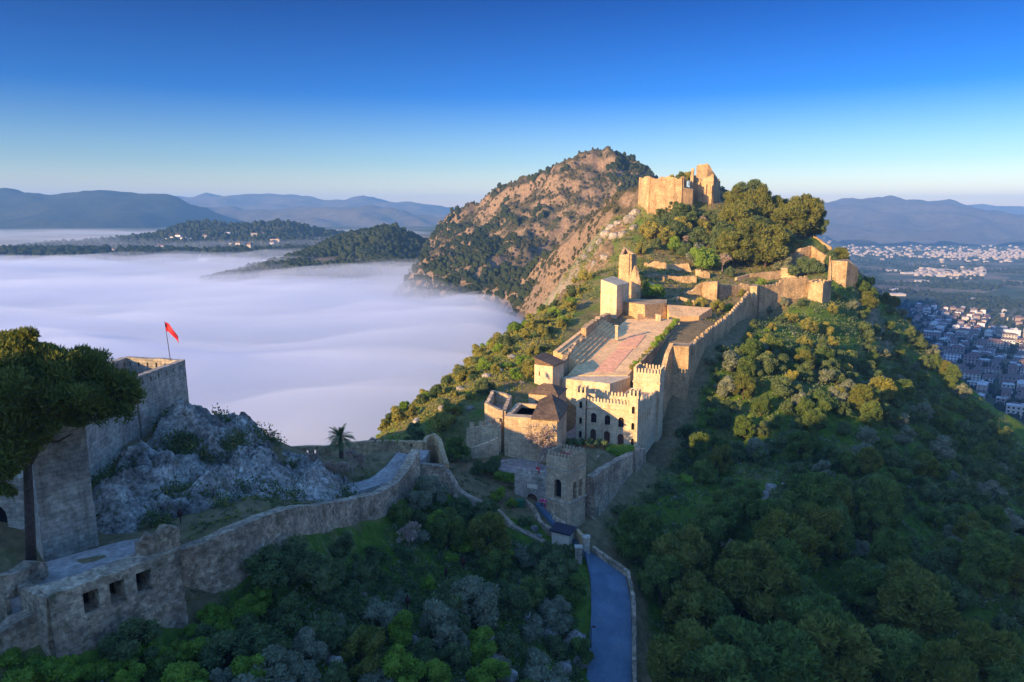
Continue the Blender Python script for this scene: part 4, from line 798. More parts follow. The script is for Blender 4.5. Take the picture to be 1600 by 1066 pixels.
# ------------------------------------------------------------------ vegetation prototypes
def cubesphere(n=4):
    V = []; Fq = []
    for ax in range(3):
        for sg in (-1, 1):
            b0 = len(V)
            for i in range(n + 1):
                for j in range(n + 1):
                    p = [0, 0, 0]; p[ax] = sg; p[(ax + 1) % 3] = (2 * i / n - 1) * sg; p[(ax + 2) % 3] = 2 * j / n - 1
                    L = math.sqrt(sum(c * c for c in p)); V.append([c / L for c in p])
            for i in range(n):
                for j in range(n):
                    a = b0 + i * (n + 1) + j; Fq.append((a, a + n + 1, a + n + 2, a + 1))
    return np.array(V), np.array(Fq)
CS, CF = cubesphere(4); CS3, CF3 = cubesphere(2)
def crown(lobes, ntuft, size, rs, elong=1.8, up=.3, core=.74, spread=.35, flat=1.0):
    """lobes: (x, y, z, r). dense inner masses plus many leaf sprays through the outer shell"""
    V, Fq, n0 = [], [], 0
    if core:
        for x, y, z, r in lobes:
            k = 1 + .28 * perlin(CS * 2.1 + rs.rand(3) * 50) + .15 * perlin(CS * 5 + 3)
            V.append(CS * k[:, None] * r * core * np.array([1, 1, flat]) + (x, y, z)); Fq.append(CF + n0); n0 += len(CS)
    for x, y, z, r in lobes:
        n = int(ntuft * (r / np.mean([l[3] for l in lobes])) ** 2) + 4
        d = rs.randn(n, 3); d[:, 2] += .25; d /= np.linalg.norm(d, axis=1)[:, None]
        rad = r * (1 - spread + spread * 1.5 * rs.rand(n) ** .7)
        c = d * rad[:, None] * np.array([1, 1, flat]) + (x, y, z)
        a = d * .8 + rs.randn(n, 3) * .55 + np.array([0, 0, up]); a /= np.linalg.norm(a, axis=1)[:, None]
        b = np.cross(a, rs.randn(n, 3)); b /= np.linalg.norm(b, axis=1)[:, None]
        s = size * (.6 + .8 * rs.rand(n))[:, None]; L = a * s * elong * .5; B = b * s * .5
        q = np.stack([c - L, c + B - L * .1, c + L, c - B - L * .1], 1).reshape(-1, 3)
        V.append(q); Fq.append(np.arange(n * 4).reshape(n, 4) + n0); n0 += n * 4
    return np.vstack(V), np.vstack(Fq)
def trunk_mesh(h, r, rs, limbs, lean=.06):
    mb = MB(); t = [Vector((0, 0, -.8))]; 
    for k in range(1, 6): t.append(Vector((rs.randn() * lean * h * k / 6, rs.randn() * lean * h * k / 6, h * k / 5)))
    mb.tube(t, [r * (1.25 - .18 * k) for k in range(6)], 7)
    for (x, y, z) in limbs:
        s = t[3] * .6 + t[2] * .4; e = Vector((x, y, z)); mb.tube([s, s.lerp(e, .5) + Vector((0, 0, -.05 * h)), e], [r * .5, r * .32, r * .12], 5)
    return mb
class Proto:
    pass
def proto(kind, seed):
    rs = np.random.RandomState(seed); p = Proto(); L = []
    if kind == 'pine':
        h, w_ = 9.0, 3.3
        for k in range(38):
            t = rs.rand() ** .85; R_ = w_ * math.sqrt(max(0.02, 1 - ((t - .38) / .66) ** 2)); an = rs.rand() * 6.28; q = R_ * (.35 + .6 * rs.rand() ** .5)
            L.append((q * math.cos(an), q * math.sin(an), h * (.26 + .68 * t) + rs.randn() * .25, .55 + .8 * rs.rand() ** 1.3))
        V, Fq = crown(L, 210, .21, rs, 3.0, .5, .72); p.trunk = trunk_mesh(h * .8, .22, rs, [l[:3] for l in L[:7]])
        p.h = h
    elif kind == 'stonepine':
        h = 10.0
        for k in range(34):
            t = rs.rand(); an = rs.rand() * 6.28; R_ = 3.4 * math.sqrt(max(.03, 1 - ((t - .32) / .72) ** 2)); q = R_ * (.3 + .65 * rs.rand() ** .5)
            L.append((q * math.cos(an), q * math.sin(an), h * (.24 + .66 * t), .9 + .6 * rs.rand()))
        V, Fq = crown(L, 210, .22, rs, 2.6, .45, .74, flat=.8); p.trunk = trunk_mesh(h * .75, .26, rs, [l[:3] for l in L[:8]]); p.h = h
    elif kind in ('oak', 'olive'):
        h = 4.6
        for k in range(20):
            an = rs.rand() * 6.28; t = rs.rand(); q = 1.75 * math.sqrt(max(.05, 1 - (t - .3) ** 2 * 1.8)) * rs.rand() ** .45
            L.append((q * math.cos(an), q * math.sin(an), h * (.24 + .6 * t * rs.uniform(.7, 1.1)), .38 + .62 * rs.rand() ** 1.5))
        V, Fq = crown(L, 170, .17, rs, 1.9, .2, .77); p.trunk = trunk_mesh(h * .6, .13, rs, [l[:3] for l in L[:5]]); p.h = h
    else:      # shrub
        h = 1.9
        for k in range(13):
            an = rs.rand() * 6.28; q = .95 * rs.rand() ** .6; t = rs.rand()
            L.append((q * math.cos(an), q * math.sin(an), h * (.18 + .5 * t * (1 - q * .35)), .26 + .42 * rs.rand() ** 1.4))
        V, Fq = crown(L, 110, .12, rs, 2.0, .25, .78); p.trunk = trunk_mesh(h * .45, .05, rs, [l[:3] for l in L[:4]]); p.h = h
    p.crown = npmesh('crown', V, Fq); p.tm = p.trunk.mesh('trunk'); p.tm.materials.append(M['bark']); p.mats = {}
    return p
PR = {'pine': [proto('pine', s) for s in range(5)], 'stonepine': [proto('stonepine', s) for s in range(20, 23)], 'oak': [proto('oak', s) for s in range(30, 35)], 'shrub': [proto('shrub', s) for s in range(40, 45)]}
def put(kind, name, x, y, z, h, mat, rz=None, wide=1.0, label=None, cat=None, group=None, zone=None, phrase=None, r=rnd):
    p = r.choice(PR[kind])
    if mat not in p.mats:
        me = p.crown.copy(); me.materials.clear(); me.materials.append(M[mat]); p.mats[mat] = me
    k = h / p.h; t = thing(name, label, cat or name.replace('_', ' '), (x, y, z), r.uniform(0, 6.28) if rz is None else rz, group, (k * wide * r.uniform(.82, 1.2), k * wide * r.uniform(.82, 1.2), k))
    for nm, me in (('crown', p.mats[mat]), ('trunk', p.tm)):
        o = bpy.data.objects.new(nm, me); COL.objects.link(o); o.parent = t
    if zone: auto(t, phrase, zone)
    return t
def dart(region, n, rmin, r, tries=20000, extra=()):
    """region(r) -> (x, y) or None; keeps points at least rmin(x, y) apart"""
    out = list(extra); k = 0; new = []
    for _ in range(tries):
        q = region(r)
        if q is None: continue
        d = rmin(*q)
        if all((q[0] - a[0]) ** 2 + (q[1] - a[1]) ** 2 > d * d for a in out): out.append(q); new.append(q)
        if len(new) >= n: break
    return new
def cover(name, region, n, hgt, size, mat, per, r):
    C = []
    while len(C) < n:
        q = region(r)
        if q: C.append((*q, H(*q)))
    rs = np.random.RandomState(n); C = np.repeat(np.array(C), per, 0); m_ = len(C); rad = np.repeat(hgt * (.5 + rs.rand(n)), per)
    d = rs.randn(m_, 3); d[:, 2] = np.abs(d[:, 2]) * .8; d /= np.linalg.norm(d, axis=1)[:, None]; c = C + d * (rad * (.4 + .6 * rs.rand(m_)))[:, None]
    a = d + rs.randn(m_, 3) * .5 + (0, 0, .4); a /= np.linalg.norm(a, axis=1)[:, None]; b = np.cross(a, rs.randn(m_, 3)); b /= np.linalg.norm(b, axis=1)[:, None]
    s = size * (.6 + .8 * rs.rand(m_))[:, None]; q = np.stack([c - a * s, c + b * s * .6, c + a * s, c - b * s * .6], 1).reshape(-1, 3)
    tag(link(name, npmesh(name, q, np.arange(m_ * 4).reshape(-1, 4)), M[mat]), kind='stuff')
r1 = random.Random(11)
def vis(x, y, z): a, b = proj(x, y, z); return -30 < a < 1640 and b < 1110
def axis_x(y): return 18 + (y - 100) * .42        # right edge of the castle grounds
# --- right-hand forest
def reg_right(r):
    y = r.uniform(72, 275); x = r.uniform(12, 150)
    lim = float(wall_x(y)) + (7.5 if 101 < y < 136 else 2.2)
    z = H(x, y)
    if x < lim or not vis(x, y, z + 3): return None
    a, b = proj(x, y, z)
    if y > 150 and a < 1315 and b < 560 or y > 205 and a < 1345: return None
    return x, y
pts = dart(reg_right, 330, lambda x, y: 3.3 + max(0, (118 - y)) * .042, r1)
for x, y in pts:
    z = H(x, y); px, py = proj(x, y, z); big = y < 118
    if big and r1.random() < .62 or r1.random() < .18:
        put('pine', 'pine_tree', x, y, z - .3, r1.uniform(6.5, 10.5) if big else r1.uniform(4.5, 6.5), r1.choice(['pine', 'pine', 'pine2']), wide=r1.uniform(.9, 1.2), group='pines of the shaded right slope', zone='right forest', phrase='green rounded pine', r=r1)
    else:
        put('oak', 'holm_oak', x, y, z - .3, r1.uniform(3.0, 5.2), r1.choice(['oak', 'oak', 'oak', 'olive', 'pine']), wide=r1.uniform(1.0, 1.3), group='oaks of the shaded right slope', zone='right slope', phrase='dark bushy oak', r=r1)
# --- sunlit upper right slope
litp = [(1176,560,3.6),(1200,575,4),(1195,540,3.5),(1215,545,3),(1236,505,4),(1262,520,4.5),(1290,525,4.5),(1255,548,4),(1280,552,4.5),(1300,545,3.5),(1205,520,3),(1180,515,3),(1225,480,3.5),(1250,480,3),(1300,490,3.5),(1160,610,2.6),(1190,608,2.2),(1215,608,3),(1255,596,4.5),(1235,600,3.5),(1290,600,4.5),(1320,590,4),(1325,570,4),(1250,640,4),(1285,640,4.5),(1310,625,3.5),(1375,634,7.0),(1330,485,3.6),(1345,500,3.4),(1200,490,2.6),(1220,505,2.6),(1245,560,3.4),(1180,590,3),(1170,535,2.6),(1120,600,2.2),(1110,640,2.4),(1140,650,2.6),(1310,470,3)]
for px, py, h in litp:
    q = HILL.hit(px, py, 100, 300)
    if q: put('oak' if px != 1375 else 'pine', 'holm_oak' if px != 1375 else 'pine_tree', q[0], q[1], q[2] - .2, h, r1.choice(['scrub', 'oak', 'scrub', 'olive']) if px != 1375 else 'scrub', wide=1.1, group='bushy trees on the sunlit right slope' if px != 1375 else None, zone='sunlit right slope' if px != 1375 else None, phrase='bushy tree', label='lone golden sunlit pine standing out of the dark right slope' if px == 1375 else None, r=r1)
# --- wood under the citadel
topt = [('stonepine',1150,375,284,11,'pine'),('stonepine',1130,400,276,10,'pine'),('stonepine',1225,372,290,11,'pine'),('stonepine',1180,385,282,12,'pine'),('stonepine',1262,350,294,9,'pine'),('stonepine',1222,335,303,10,'pine'),('pine',1165,312,310,10,'pine'),('oak',1000,410,272,4.5,'scrub'),('oak',1035,382,290,6,'oak'),('oak',1065,380,290,6,'scrub'),('oak',1085,355,300,5.5,'oak'),('oak',1090,385,284,6,'oak'),('oak',1050,405,276,5,'fresh'),('oak',1070,408,272,5,'oak'),('oak',1025,405,276,5,'oak'),('oak',1100,365,294,6,'scrub'),('oak',1125,372,288,6,'oak'),('oak',1135,345,300,6,'oak'),('oak',1285,392,272,5,'oak'),('oak',1215,398,272,5,'olive'),('oak',1140,428,256,3,'oak'),('oak',1190,436,246,2.6,'fresh'),('oak',1160,446,240,2.6,'scrub'),('oak',1140,470,226,3,'fresh'),('oak',1122,478,222,3,'scrub'),('oak',1095,474,224,3,'scrub'),('oak',1075,480,220,2.6,'oak'),('oak',1000,455,236,4,'oak'),('stonepine',1160,345,292,13,'pine'),('stonepine',1185,350,296,13,'pine'),('stonepine',1205,352,300,11,'pine'),('stonepine',1170,405,272,14,'pine'),('stonepine',1145,415,268,11,'pine'),('stonepine',1195,412,270,13,'pine'),('stonepine',1215,405,274,12,'pine'),('stonepine',1235,385,284,12,'pine'),('stonepine',1255,378,286,12,'pine'),('stonepine',1272,372,287,10,'pine'),('stonepine',1240,350,296,10,'pine'),('pine',1180,322,306,9,'pine'),('pine',1150,330,302,11,'pine'),
 ('oak',1095,425,262,9,'fresh'),('oak',1085,415,266,7,'olive'),('oak',1110,420,264,7,'fresh'),('oak',1045,372,296,7,'oak'),('oak',1030,365,298,6,'oak'),('oak',1060,365,298,7,'oak'),('oak',1075,370,296,6,'oak'),('oak',1022,392,284,5.5,'scrub'),('oak',1040,398,282,6,'scrub'),('oak',1058,392,286,6,'oak'),('oak',1012,385,288,4.5,'scrub'),('oak',1072,350,302,5,'oak'),('oak',1050,345,304,5,'oak'),
 ('oak',1060,283,318,5,'oak'),('oak',1047,279,322,3.5,'scrub'),('oak',1077,278,326,4,'scrub'),('oak',1100,264,332,3.2,'oak'),('oak',1240,430,258,5,'oak'),('oak',1258,425,260,6,'oak'),('oak',1272,428,258,5,'oak'),('oak',1225,412,266,5.5,'olive'),('oak',1300,398,262,5,'oak'),('pine',1312,395,264,7,'pine'),('oak',1248,372,278,4,'scrub'),('oak',1020,470,224,5,'fresh'),('oak',1012,472,226,4,'fresh'),('oak',1120,385,280,6,'oak'),('oak',1105,345,300,5,'oak'),('oak',1118,360,295,5,'oak')]
for kd, px, py, Y, h, mt in topt:
    x, y, z = P(px, py, Y); z = H(x, y) if Y < 317 else z - 2
    nm = {'stonepine': 'pine_tree', 'pine': 'pine_tree', 'oak': 'holm_oak'}[kd]
    if nm == 'pine_tree': mt = r1.choice(['pine', 'pine2', 'pine2', 'oak']); kd = r1.choice(['pine', 'stonepine', 'pine'])
    put(kd, nm, x, y, z - .3, h * (1.15 * r1.uniform(.85, 1.2)), mt, wide=r1.uniform(.95, 1.25), group='pines under the citadel' if nm == 'pine_tree' else 'leafy trees under the citadel', zone='citadel wood' if nm == 'pine_tree' else 'below the citadel', phrase='broad dark pine' if nm == 'pine_tree' else 'leafy bright green tree' if mt == 'fresh' else 'leafy tree', r=r1)
# --- left sunlit flank
def reg_left(r):
    y = r.uniform(118, 262); x = r.uniform(-48, 25); 
    if x > 3 + (y - 140) * .32 - 2 or x > 14 + (y - 190) * .2 or (y < 138 and x > -9): return None
    z = H(x, y); a, b = proj(x, y, z)
    if z < -70 or not (560 < a < 960): return None
    return x, y
for x, y in dart(reg_left, 205, lambda x, y: 1.5, r1):
    h = r1.choice([1.3, 1.7, 2.2, 2.8, 3.4]) * r1.uniform(.9, 1.2)
    put('shrub' if h < 2 else 'oak', 'shrub', x, y, H(x, y) - .15, h, r1.choice(['scrub', 'scrub', 'fresh', 'oak']), wide=1.15, group='shrubs on the sunlit left flank', zone='sunlit left slope', phrase='rounded shrub', r=r1)
def reg_foot(r):
    y = r.uniform(100, 200); x = float(wall_x(y)) + r.uniform(1.2, 7.5); return x, y
for x, y in dart(reg_foot, 46, lambda x, y: 1.8, r1):
    put('shrub', 'shrub', x, y, H(x, y) - .15, r1.uniform(1.0, 2.0), r1.choice(['oak', 'oak', 'olive', 'fresh']), wide=1.25, group='shrubs along the wall foot', zone='foot of the right walls', phrase='low dark shrub', r=r1)
cover('undergrowth', reg_foot, 420, .6, .16, 'oak', 16, r1)
# --- slope below the long rampart
def reg_fore(r):
    y = r.uniform(47, 100); x = r.uniform(-36, 9.5); z = H(x, y); a, b = proj(x, y, z)
    if not (125 < a < 925 and b < 1130): return None
    top = np.interp(a, [120, 200, 295, 350, 400, 520, 560, 600, 652, 700, 760, 850, 880, 925], [1058, 1035, 1000, 938, 905, 868, 868, 838, 795, 770, 810, 880, 895, 960])
    if b < top: return None
    if a > 905 and b > 850: return None
    return x, y
for x, y in dart(reg_fore, 95, lambda x, y: 2.2, r1):
    a, b = proj(x, y, H(x, y)); h = r1.choice([1.4, 1.9, 2.6, 3.4, 4.0]) * r1.uniform(.9, 1.1)
    if b > 980: h = max(h, 2.8)
    mt = r1.choice(['oak', 'oak', 'olive', 'pine', 'fresh']) if a < 520 or a > 600 else r1.choice(['olive', 'oak'])
    put('shrub' if h < 2 else 'oak', 'olive_bush' if mt == 'olive' else 'bush', x, y, H(x, y) - .2, h, mt, wide=1.15, group='bushes below the rampart', zone='rampart bank', phrase='grey green olive bush' if mt == 'olive' else 'bright green bush' if mt == 'fresh' else 'dark green bush', cat='bush', r=r1)
for px, py, h in ((190,1045,1.6),(225,1030,1.8),(255,1050,2.2),(300,1010,2.0),(330,985,2.2),(355,1000,2.6),(320,1040,2.4),(380,975,2.2),(410,950,2.4),(285,1030,1.6),(150,1060,1.4),(60,1058,1.6),(95,1066,1.8),(30,1075,1.6),(120,1075,2.0),(10,1050,1.3)):
    q = HILL.hit(px, py, 44, 120)
    if q: put('shrub' if h < 2 else 'oak', 'bush', q[0], q[1], q[2] - .2, h, 'fresh', wide=1.3, group='bushes below the rampart', zone='below the bastion', phrase='vivid green bush', r=r1)
for kd, px, py, h, mt, lab in (('oak',490,930,5.2,'oak','large dark round tree right under the long rampart'),('oak',425,925,4.2,'oak','dark round tree against the rampart foot, left of the largest'),('oak',570,1050,4.8,'pine2','yellowish green tree at the bottom edge left of centre'),('oak',632,1085,4.8,'fresh','light green tree cut by the bottom edge'),('oak',430,1085,4.2,'olive','silvery olive tree at the bottom edge near the bastion'),('oak',735,975,5.4,'olive','large silvery olive tree in the middle of the bank'),('oak',690,1005,4.8,'olive','silvery olive tree left of the largest olive'),('oak',800,965,4.6,'oak','dark tree right of the silvery olives'),('oak',868,925,5.4,'oak','dark round tree beside the road bend'),('oak',868,985,4.6,'olive','grey olive tree on the rocks beside the road'),('pine',762,880,7.0,'pine2','tall light green pine below the cross wall'),('pine',700,860,5.4,'pine','dark green pine under the rampart corner'),('oak',850,1085,4.4,'olive','grey olive tree at the bottom edge next to the road'),
   ('pine',1185,990,11.5,'pine2','tallest broad pine standing alone in the front of the right forest'),('pine',1105,1010,7.5,'pine','rounded dark pine left of the tallest forest pine'),('pine',1070,1110,9.5,'pine2','big light green pine at the bottom edge right of the road'),('pine',1150,1110,7.0,'pine2','smaller light green pine at the bottom edge beside the big one'),('pine',1285,1105,10.5,'pine2','very broad light green pine at the bottom edge centre of the forest'),('pine',1425,1010,9.5,'pine2','broad pale green pine in the right forest third from the corner'),('pine',1340,960,8.0,'pine','mid green pine between the two broadest forest pines'),('pine',1540,1100,9.5,'pine2','broad pine filling the bottom right corner'),('pine',1420,1110,8.0,'pine','dark pine at the bottom edge left of the corner pine')):
    q = HILL.hit(px, py, 44, 160)
    if q: put(kd, 'tree' if kd == 'oak' else 'pine_tree', q[0], q[1], q[2] - .3, h, mt, wide=1.15, label=lab, cat='tree' if kd == 'oak' else 'pine', r=r1)
# --- near the courtyard and battlements
for kd, px, py, Y, h, mt, lab in (('oak',712,716,116,4.6,'pine','round sunlit green tree right of the curved sentry gate'),('oak',768,752,113,3.6,'oak','dark tree in the shaded yard before the bare tree'),('oak',748,760,112,2.8,'oak','dark bush at the left of the shaded yard'),('oak',778,793,106,2.6,'fresh','bright yellow green bush left of the entrance gate'),('oak',800,800,105,1.8,'fresh','small bright bush touching the green bin by the gate'),('oak',886,860,96,2.4,'oak','dark bush in front of the ticket kiosk'),('oak',865,880,95,3.6,'oak','large dark bush below the ticket kiosk'),('shrub',820,830,102,1.6,'oak','low bush on the grassy bank below the gate ramp'),
   ('oak',645,715,112,2.6,'scrub','olive coloured tree by the narrow stair doorway'),('oak',625,710,113,2.4,'scrub','yellowish bush behind the battlement wall'),('shrub',270,662,92,2.2,'oak','dark bush at the foot of the flag tower corner'),('shrub',385,720,90,1.8,'fresh','green bush on top of the rocky crag'),('shrub',325,725,88,2.2,'oak','dark bush in the middle of the rocky crag'),('shrub',250,780,78,2.4,'oak','dark bush low in the rocky crag'),('shrub',195,715,82,2.0,'oak','dark bush left in the rocky crag'),('shrub',470,790,88,1.6,'scrub','dry bush at the right foot of the rocky crag'),('shrub',340,760,84,1.4,'oak','small bush low on the crag by the iron head'),('shrub',220,730,82,1.6,'oak','small dark bush on the crag near the keep'),('shrub',300,690,90,1.5,'oak','small dark bush high on the crag')):
    x, y, z = P(px, py, Y); z = H(x, y) if not (kd == 'shrub' and px < 480) else z - .3
    put(kd, 'tree' if h > 3.4 else 'bush', x, y, z - .2, h, mt, label=lab, cat='tree' if h > 3.4 else 'bush', r=r1)
for i in range(15):
    p = on_sq(.06 + i * .063, 1.03); put('shrub', 'planter_shrub', p.x, p.y, p.z - .1, r1.uniform(1.0, 1.6), r1.choice(['fresh', 'scrub', 'oak']), group='shrubs along the castle square', zone='right edge of the castle square', phrase='small planted shrub', cat='shrub', r=r1)
def hedge(label, a, b, wd, ht, mat, z):
    rs = np.random.RandomState(int(abs(a[0] * 7) + 3)); n = max(2, int(math.hypot(b[0] - a[0], b[1] - a[1]) / .6)); L = [(a[0] + (b[0] - a[0]) * k / n + rs.randn() * .1, a[1] + (b[1] - a[1]) * k / n + rs.randn() * .1, z + ht * (.35 if j == 0 else .72), wd * .55) for k in range(n + 1) for j in range(2)]
    V, Fq = crown(L, 110, .17, rs, 1.6, .2, .8); tag(link('hedge', npmesh('hedge', V, Fq), M[mat]), label, 'hedge')
hedge('tall dark hedge along the foot of the palace front', (9.5, 126.5), (17.5, 123.5), 1.3, 2.0, 'oak', -42.2)
hedge('bright hedge under the palace right turret', (16.5, 122), (20.5, 122.4), 1.6, 2.3, 'fresh', -42.3)
hedge('clipped hedge left of the gate tower in the yard', (-2.5, 112), (2.6, 109.5), .9, 1.0, 'fresh', -42)
pg = thing('pergola', 'leafy pergola on posts behind the entrance tower', 'pergola', (10, 121.5, -42.2))
for k in range(5):
    for j in (0, 2.2): MB().box(k * 1.5, j, 0, .12, .12, 2.4).build('post', M['wood'], pg)
MB().box(3, 0, 2.4, 6.6, .14, .14).box(3, 2.2, 2.4, 6.6, .14, .14).build('beam', M['wood'], pg)
V, Fq = crown([(k * .75, .4 + 1.4 * (k % 2), 2.7, .6) for k in range(9)], 80, .17, np.random.RandomState(3)); link('vine', npmesh('vine', V, Fq), M['oak'], pg)

# --- bare trees
def bare_mesh(h, seed, spread=.6, depth=4):
    rs = np.random.RandomState(seed); mb = MB(); tips = []
    def grow(p, d, L, r, k):
        e = p + d * L; mb.tube([p, p.lerp(e, .5) + Vector(rs.randn(3)) * L * .05, e], [r, r * .8, r * .6], 4 if k < 2 else 3)
        if k == depth: tips.append((e, d)); return
        for _ in range(rs.randint(3, 5)):
            nd = (d + Vector(rs.randn(3)) * spread + Vector((0, 0, .22))).normalized(); grow(e if rs.rand() > .3 else p.lerp(e, .7), nd, L * rs.uniform(.55, .8), r * .55, k + 1)
    grow(Vector((0, 0, -.4)), Vector((0, 0, 1)), h * .3, h * .024, 0)
    V = []; 
    for e, d in tips:
        for _ in range(10):
            a = (d + Vector(rs.randn(3)) * .6).normalized() * h * .075; b = a.cross(Vector(rs.randn(3))).normalized() * .045
            s = e - d * h * .03 * rs.rand(); V += [s - b, s + b, s + a + b * .3, s + a - b * .3]
    mb.add(V, [(4 * i, 4 * i + 1, 4 * i + 2, 4 * i + 3) for i in range(len(V) // 4)]); return mb
bmesh_ = {}
def bare(px, py, Y, h, label, seed=1, z=None, spread=.6):
    x, y, zz = P(px, py, Y); zz = H(x, y) if z is None else z
    t = thing('bare_tree', label, 'bare tree', (x, y, zz), seed)
    bare_mesh(h, seed, spread).build('branches', M['twig'], t)
bare(842, 735, 115.5, 9.6, 'large leafless tree in the shaded yard before the stone house', 3, -42.3)
bare(520, 780, 91, 4.6, 'wide leafless tree at the right foot of the crag', 5, spread=.8)
bare(552, 765, 96, 4.6, 'leafless tree under the palm beside the path', 6, spread=.7)
bare(490, 770, 92, 3.6, 'small leafless tree against the crag', 7, spread=.8)
bare(585, 690, 113, 4.5, 'leafless tree right of the palm behind the battlement', 8)
bare(640, 860, 87, 4.6, 'brown leafless bush below the rampart corner', 9, spread=.9)
bare(1095, 372, 294, 7, 'brownish leafless tree under the citadel keep', 10)
bare(1128, 430, 262, 8, 'brown leafless tree beside the path under the pines', 11)
bare(1072, 395, 282, 6, 'brownish leafless tree between the green trees', 12)
bare(1030, 392, 284, 5, 'leafless tree on the upper left terraces', 13)
q = HILL.hit(1145, 890, 70, 140); bare(1145, 890, q[1] if q else 100, 6, 'pale leafless tree among the front pines of the right forest', 14, spread=.8)
q = HILL.hit(1110, 930, 70, 140); bare(1110, 930, q[1] if q else 96, 5, 'grey leafless tree left of the big front pine', 15, spread=.8)
# --- palm
pm = thing('palm_tree', 'palm tree with arching fronds behind the rampart path', 'palm', (*P(533, 712, 101)[:2], P(533, 712, 101)[2] + .6))
MB().tube([(0,0,-2.5),(.03,0,.8),(0,.02,1.8)], [.35,.3,.32], 9).build('trunk', M['bark'], pm)
rs = np.random.RandomState(9); V = []
for k in range(46):
    an = rs.rand() * 6.28; el = rs.uniform(-.15, 1.35); L = rs.uniform(2.0, 2.6); prev = Vector((0, 0, 1.9)); d = Vector((math.cos(an) * math.cos(el), math.sin(an) * math.cos(el), math.sin(el))); side_ = Vector((-math.sin(an), math.cos(an), 0)); n = 11
    for i in range(n):
        nxt = prev + d * (L / n); w0 = .40 * math.sin(math.pi * (i + .8) / (n + 1.2)) + .03
        for sg in (-1, 1):
            tip = prev.lerp(nxt, .5) + side_ * sg * w0 + d * .22 + Vector((0, 0, .05 - .1 * rs.rand())); V += [prev, nxt, tip, tip.lerp(prev, .25)]
        prev = nxt; d = (d + Vector((0, 0, -.13))).normalized()
link('fronds', npmesh('fronds', [tuple(v) for v in V], np.arange(len(V)).reshape(-1, 4)), M['palm'], pm)
# --- the big pine at the left
bp0 = P(46, 868, 59.5); bp = thing('big_pine', 'large umbrella pine with forked trunk in front of the keep at far left', 'pine', bp0)
def rel(px, py, Y): a = P(px, py, Y); return Vector((a[0] - bp0[0], a[1] - bp0[1], a[2] - bp0[2]))
tm = MB(); tm.tube([rel(47,872,59.5) - Vector((0,0,1)), rel(46,800,59.5), rel(43,730,59.4), rel(40,680,59.3), rel(45,620,59), rel(50,570,59)], [.44,.38,.34,.29,.22,.1], 10)
tm.tube([rel(45,725,59.4), rel(58,702,59.8), rel(80,672,60.3), rel(104,652,60.8), rel(140,620,61.5)], [.3,.27,.24,.2,.1], 8)
for a in ((100,655,60.8,170,650,62),(85,668,60.4,120,640,59),(60,700,59.8,20,640,58),(42,690,59.3,0,620,57.5),(42,700,59.3,5,700,57),(110,648,61,180,610,62.5),(130,630,61,158,668,61.5),(70,690,60,112,678,60)):
    tm.tube([rel(*a[:3]), rel((a[0] + a[3]) / 2, (a[1] + a[4]) / 2 + 6, (a[2] + a[5]) / 2), rel(*a[3:])], [.14,.1,.05], 6)
tm.build('trunk', M['bark'], bp, True)
lob = [(8,570,58,2.2),(40,556,60,2.0),(72,572,59,2.0),(104,582,61,2.0),(138,580,62,1.8),(166,592,62,1.7),(188,606,63,1.4),(206,622,63,.9),(140,618,60.5,1.9),(104,622,58.5,1.9),(66,612,57.5,2.0),(26,612,56.5,2.1),(-22,585,58,2.3),(-5,650,56.5,2.1),(22,676,56.5,1.5),(6,705,56.5,1.5),(24,732,57,1.0),(4,738,57,1.0),(52,688,57.6,1.1),(32,660,57.2,1.5),(72,664,58,1.1),(8,765,57,.7),(40,712,57.4,.8),(160,640,61,1.4),(122,650,60,1.2),(184,640,62,1.2),(-24,640,56.5,1.9),(52,650,57.5,1.2),(-20,720,57,1.2),(15,540,60,1.4),(35,533,61,1.0),(60,545,60,1.2),(90,556,61,1.2),(120,562,61,1.2),(155,568,63,1.2),(84,640,59,1.2),(200,602,64,.9),(10,528,61,.9)]
rs = np.random.RandomState(21); L = []
lob += [(px + rs.uniform(-20, 20), py + rs.uniform(-12, 12), Y + rs.randn() * .8, r_ * .55) for px, py, Y, r_ in lob]
for px, py, Y, r_ in lob:
    c = rel(px, py, Y)
    for k in range(4): d = rs.randn(3); d /= np.linalg.norm(d); L.append((c.x + d[0] * r_ * .55, c.y + d[1] * r_ * .55, c.z + d[2] * r_ * .4, r_ * rs.uniform(.5, .68)))
V, Fq = crown(L, 240, .13, rs, 3.4, .55, .42, .6); link('crown', npmesh('crown', V, Fq), M['pine2'], bp)
# --- low cover nobody could count
def reg_cov(r):
    y = r.uniform(72, 280); x = r.uniform(12, 155); lim = float(wall_x(y)) + 1.0
    return (x, y) if x > lim and vis(x, y, H(x, y)) else None
cover('undergrowth', reg_cov, 3600, 1.3, .24, 'oak', 18, r1); cover('undergrowth', reg_cov, 1500, 1.1, .22, 'olive', 16, r1)
cover('undergrowth', reg_cov, 700, .5, .16, 'fresh', 14, r1)
cover('undergrowth', reg_fore, 2400, .9, .14, 'oak', 22, r1); cover('undergrowth', reg_fore, 500, .8, .15, 'olive', 18, r1)
cover('undergrowth', reg_fore, 700, .45, .12, 'fresh', 16, r1)
cover('scrub', reg_left, 6000, .6, .16, 'scrub', 12, r1); cover('scrub', reg_left, 900, .5, .16, 'fresh', 12, r1)
def reg_cliff(r):
    y = r.uniform(225, 440); x = r.uniform(6, 72)
    if x > 40 + (y - 225) * .26: return None
    return (x, y) if perlin(np.array([[x * .12, y * .12, 6.]]))[0] > -.15 else None
def reg_strip(r):
    y = r.uniform(60, 100); x = r.uniform(-44, -14); xw = float(np.interp(y, [52, 60, 66, 72, 82, 89, 94.5, 100.5], [-36, -28.5, -27, -23.5, -21, -17.5, -15.7, -13.8]))
    return (x, y) if xw - 7 < x < xw - 1 and r.random() < .7 else None
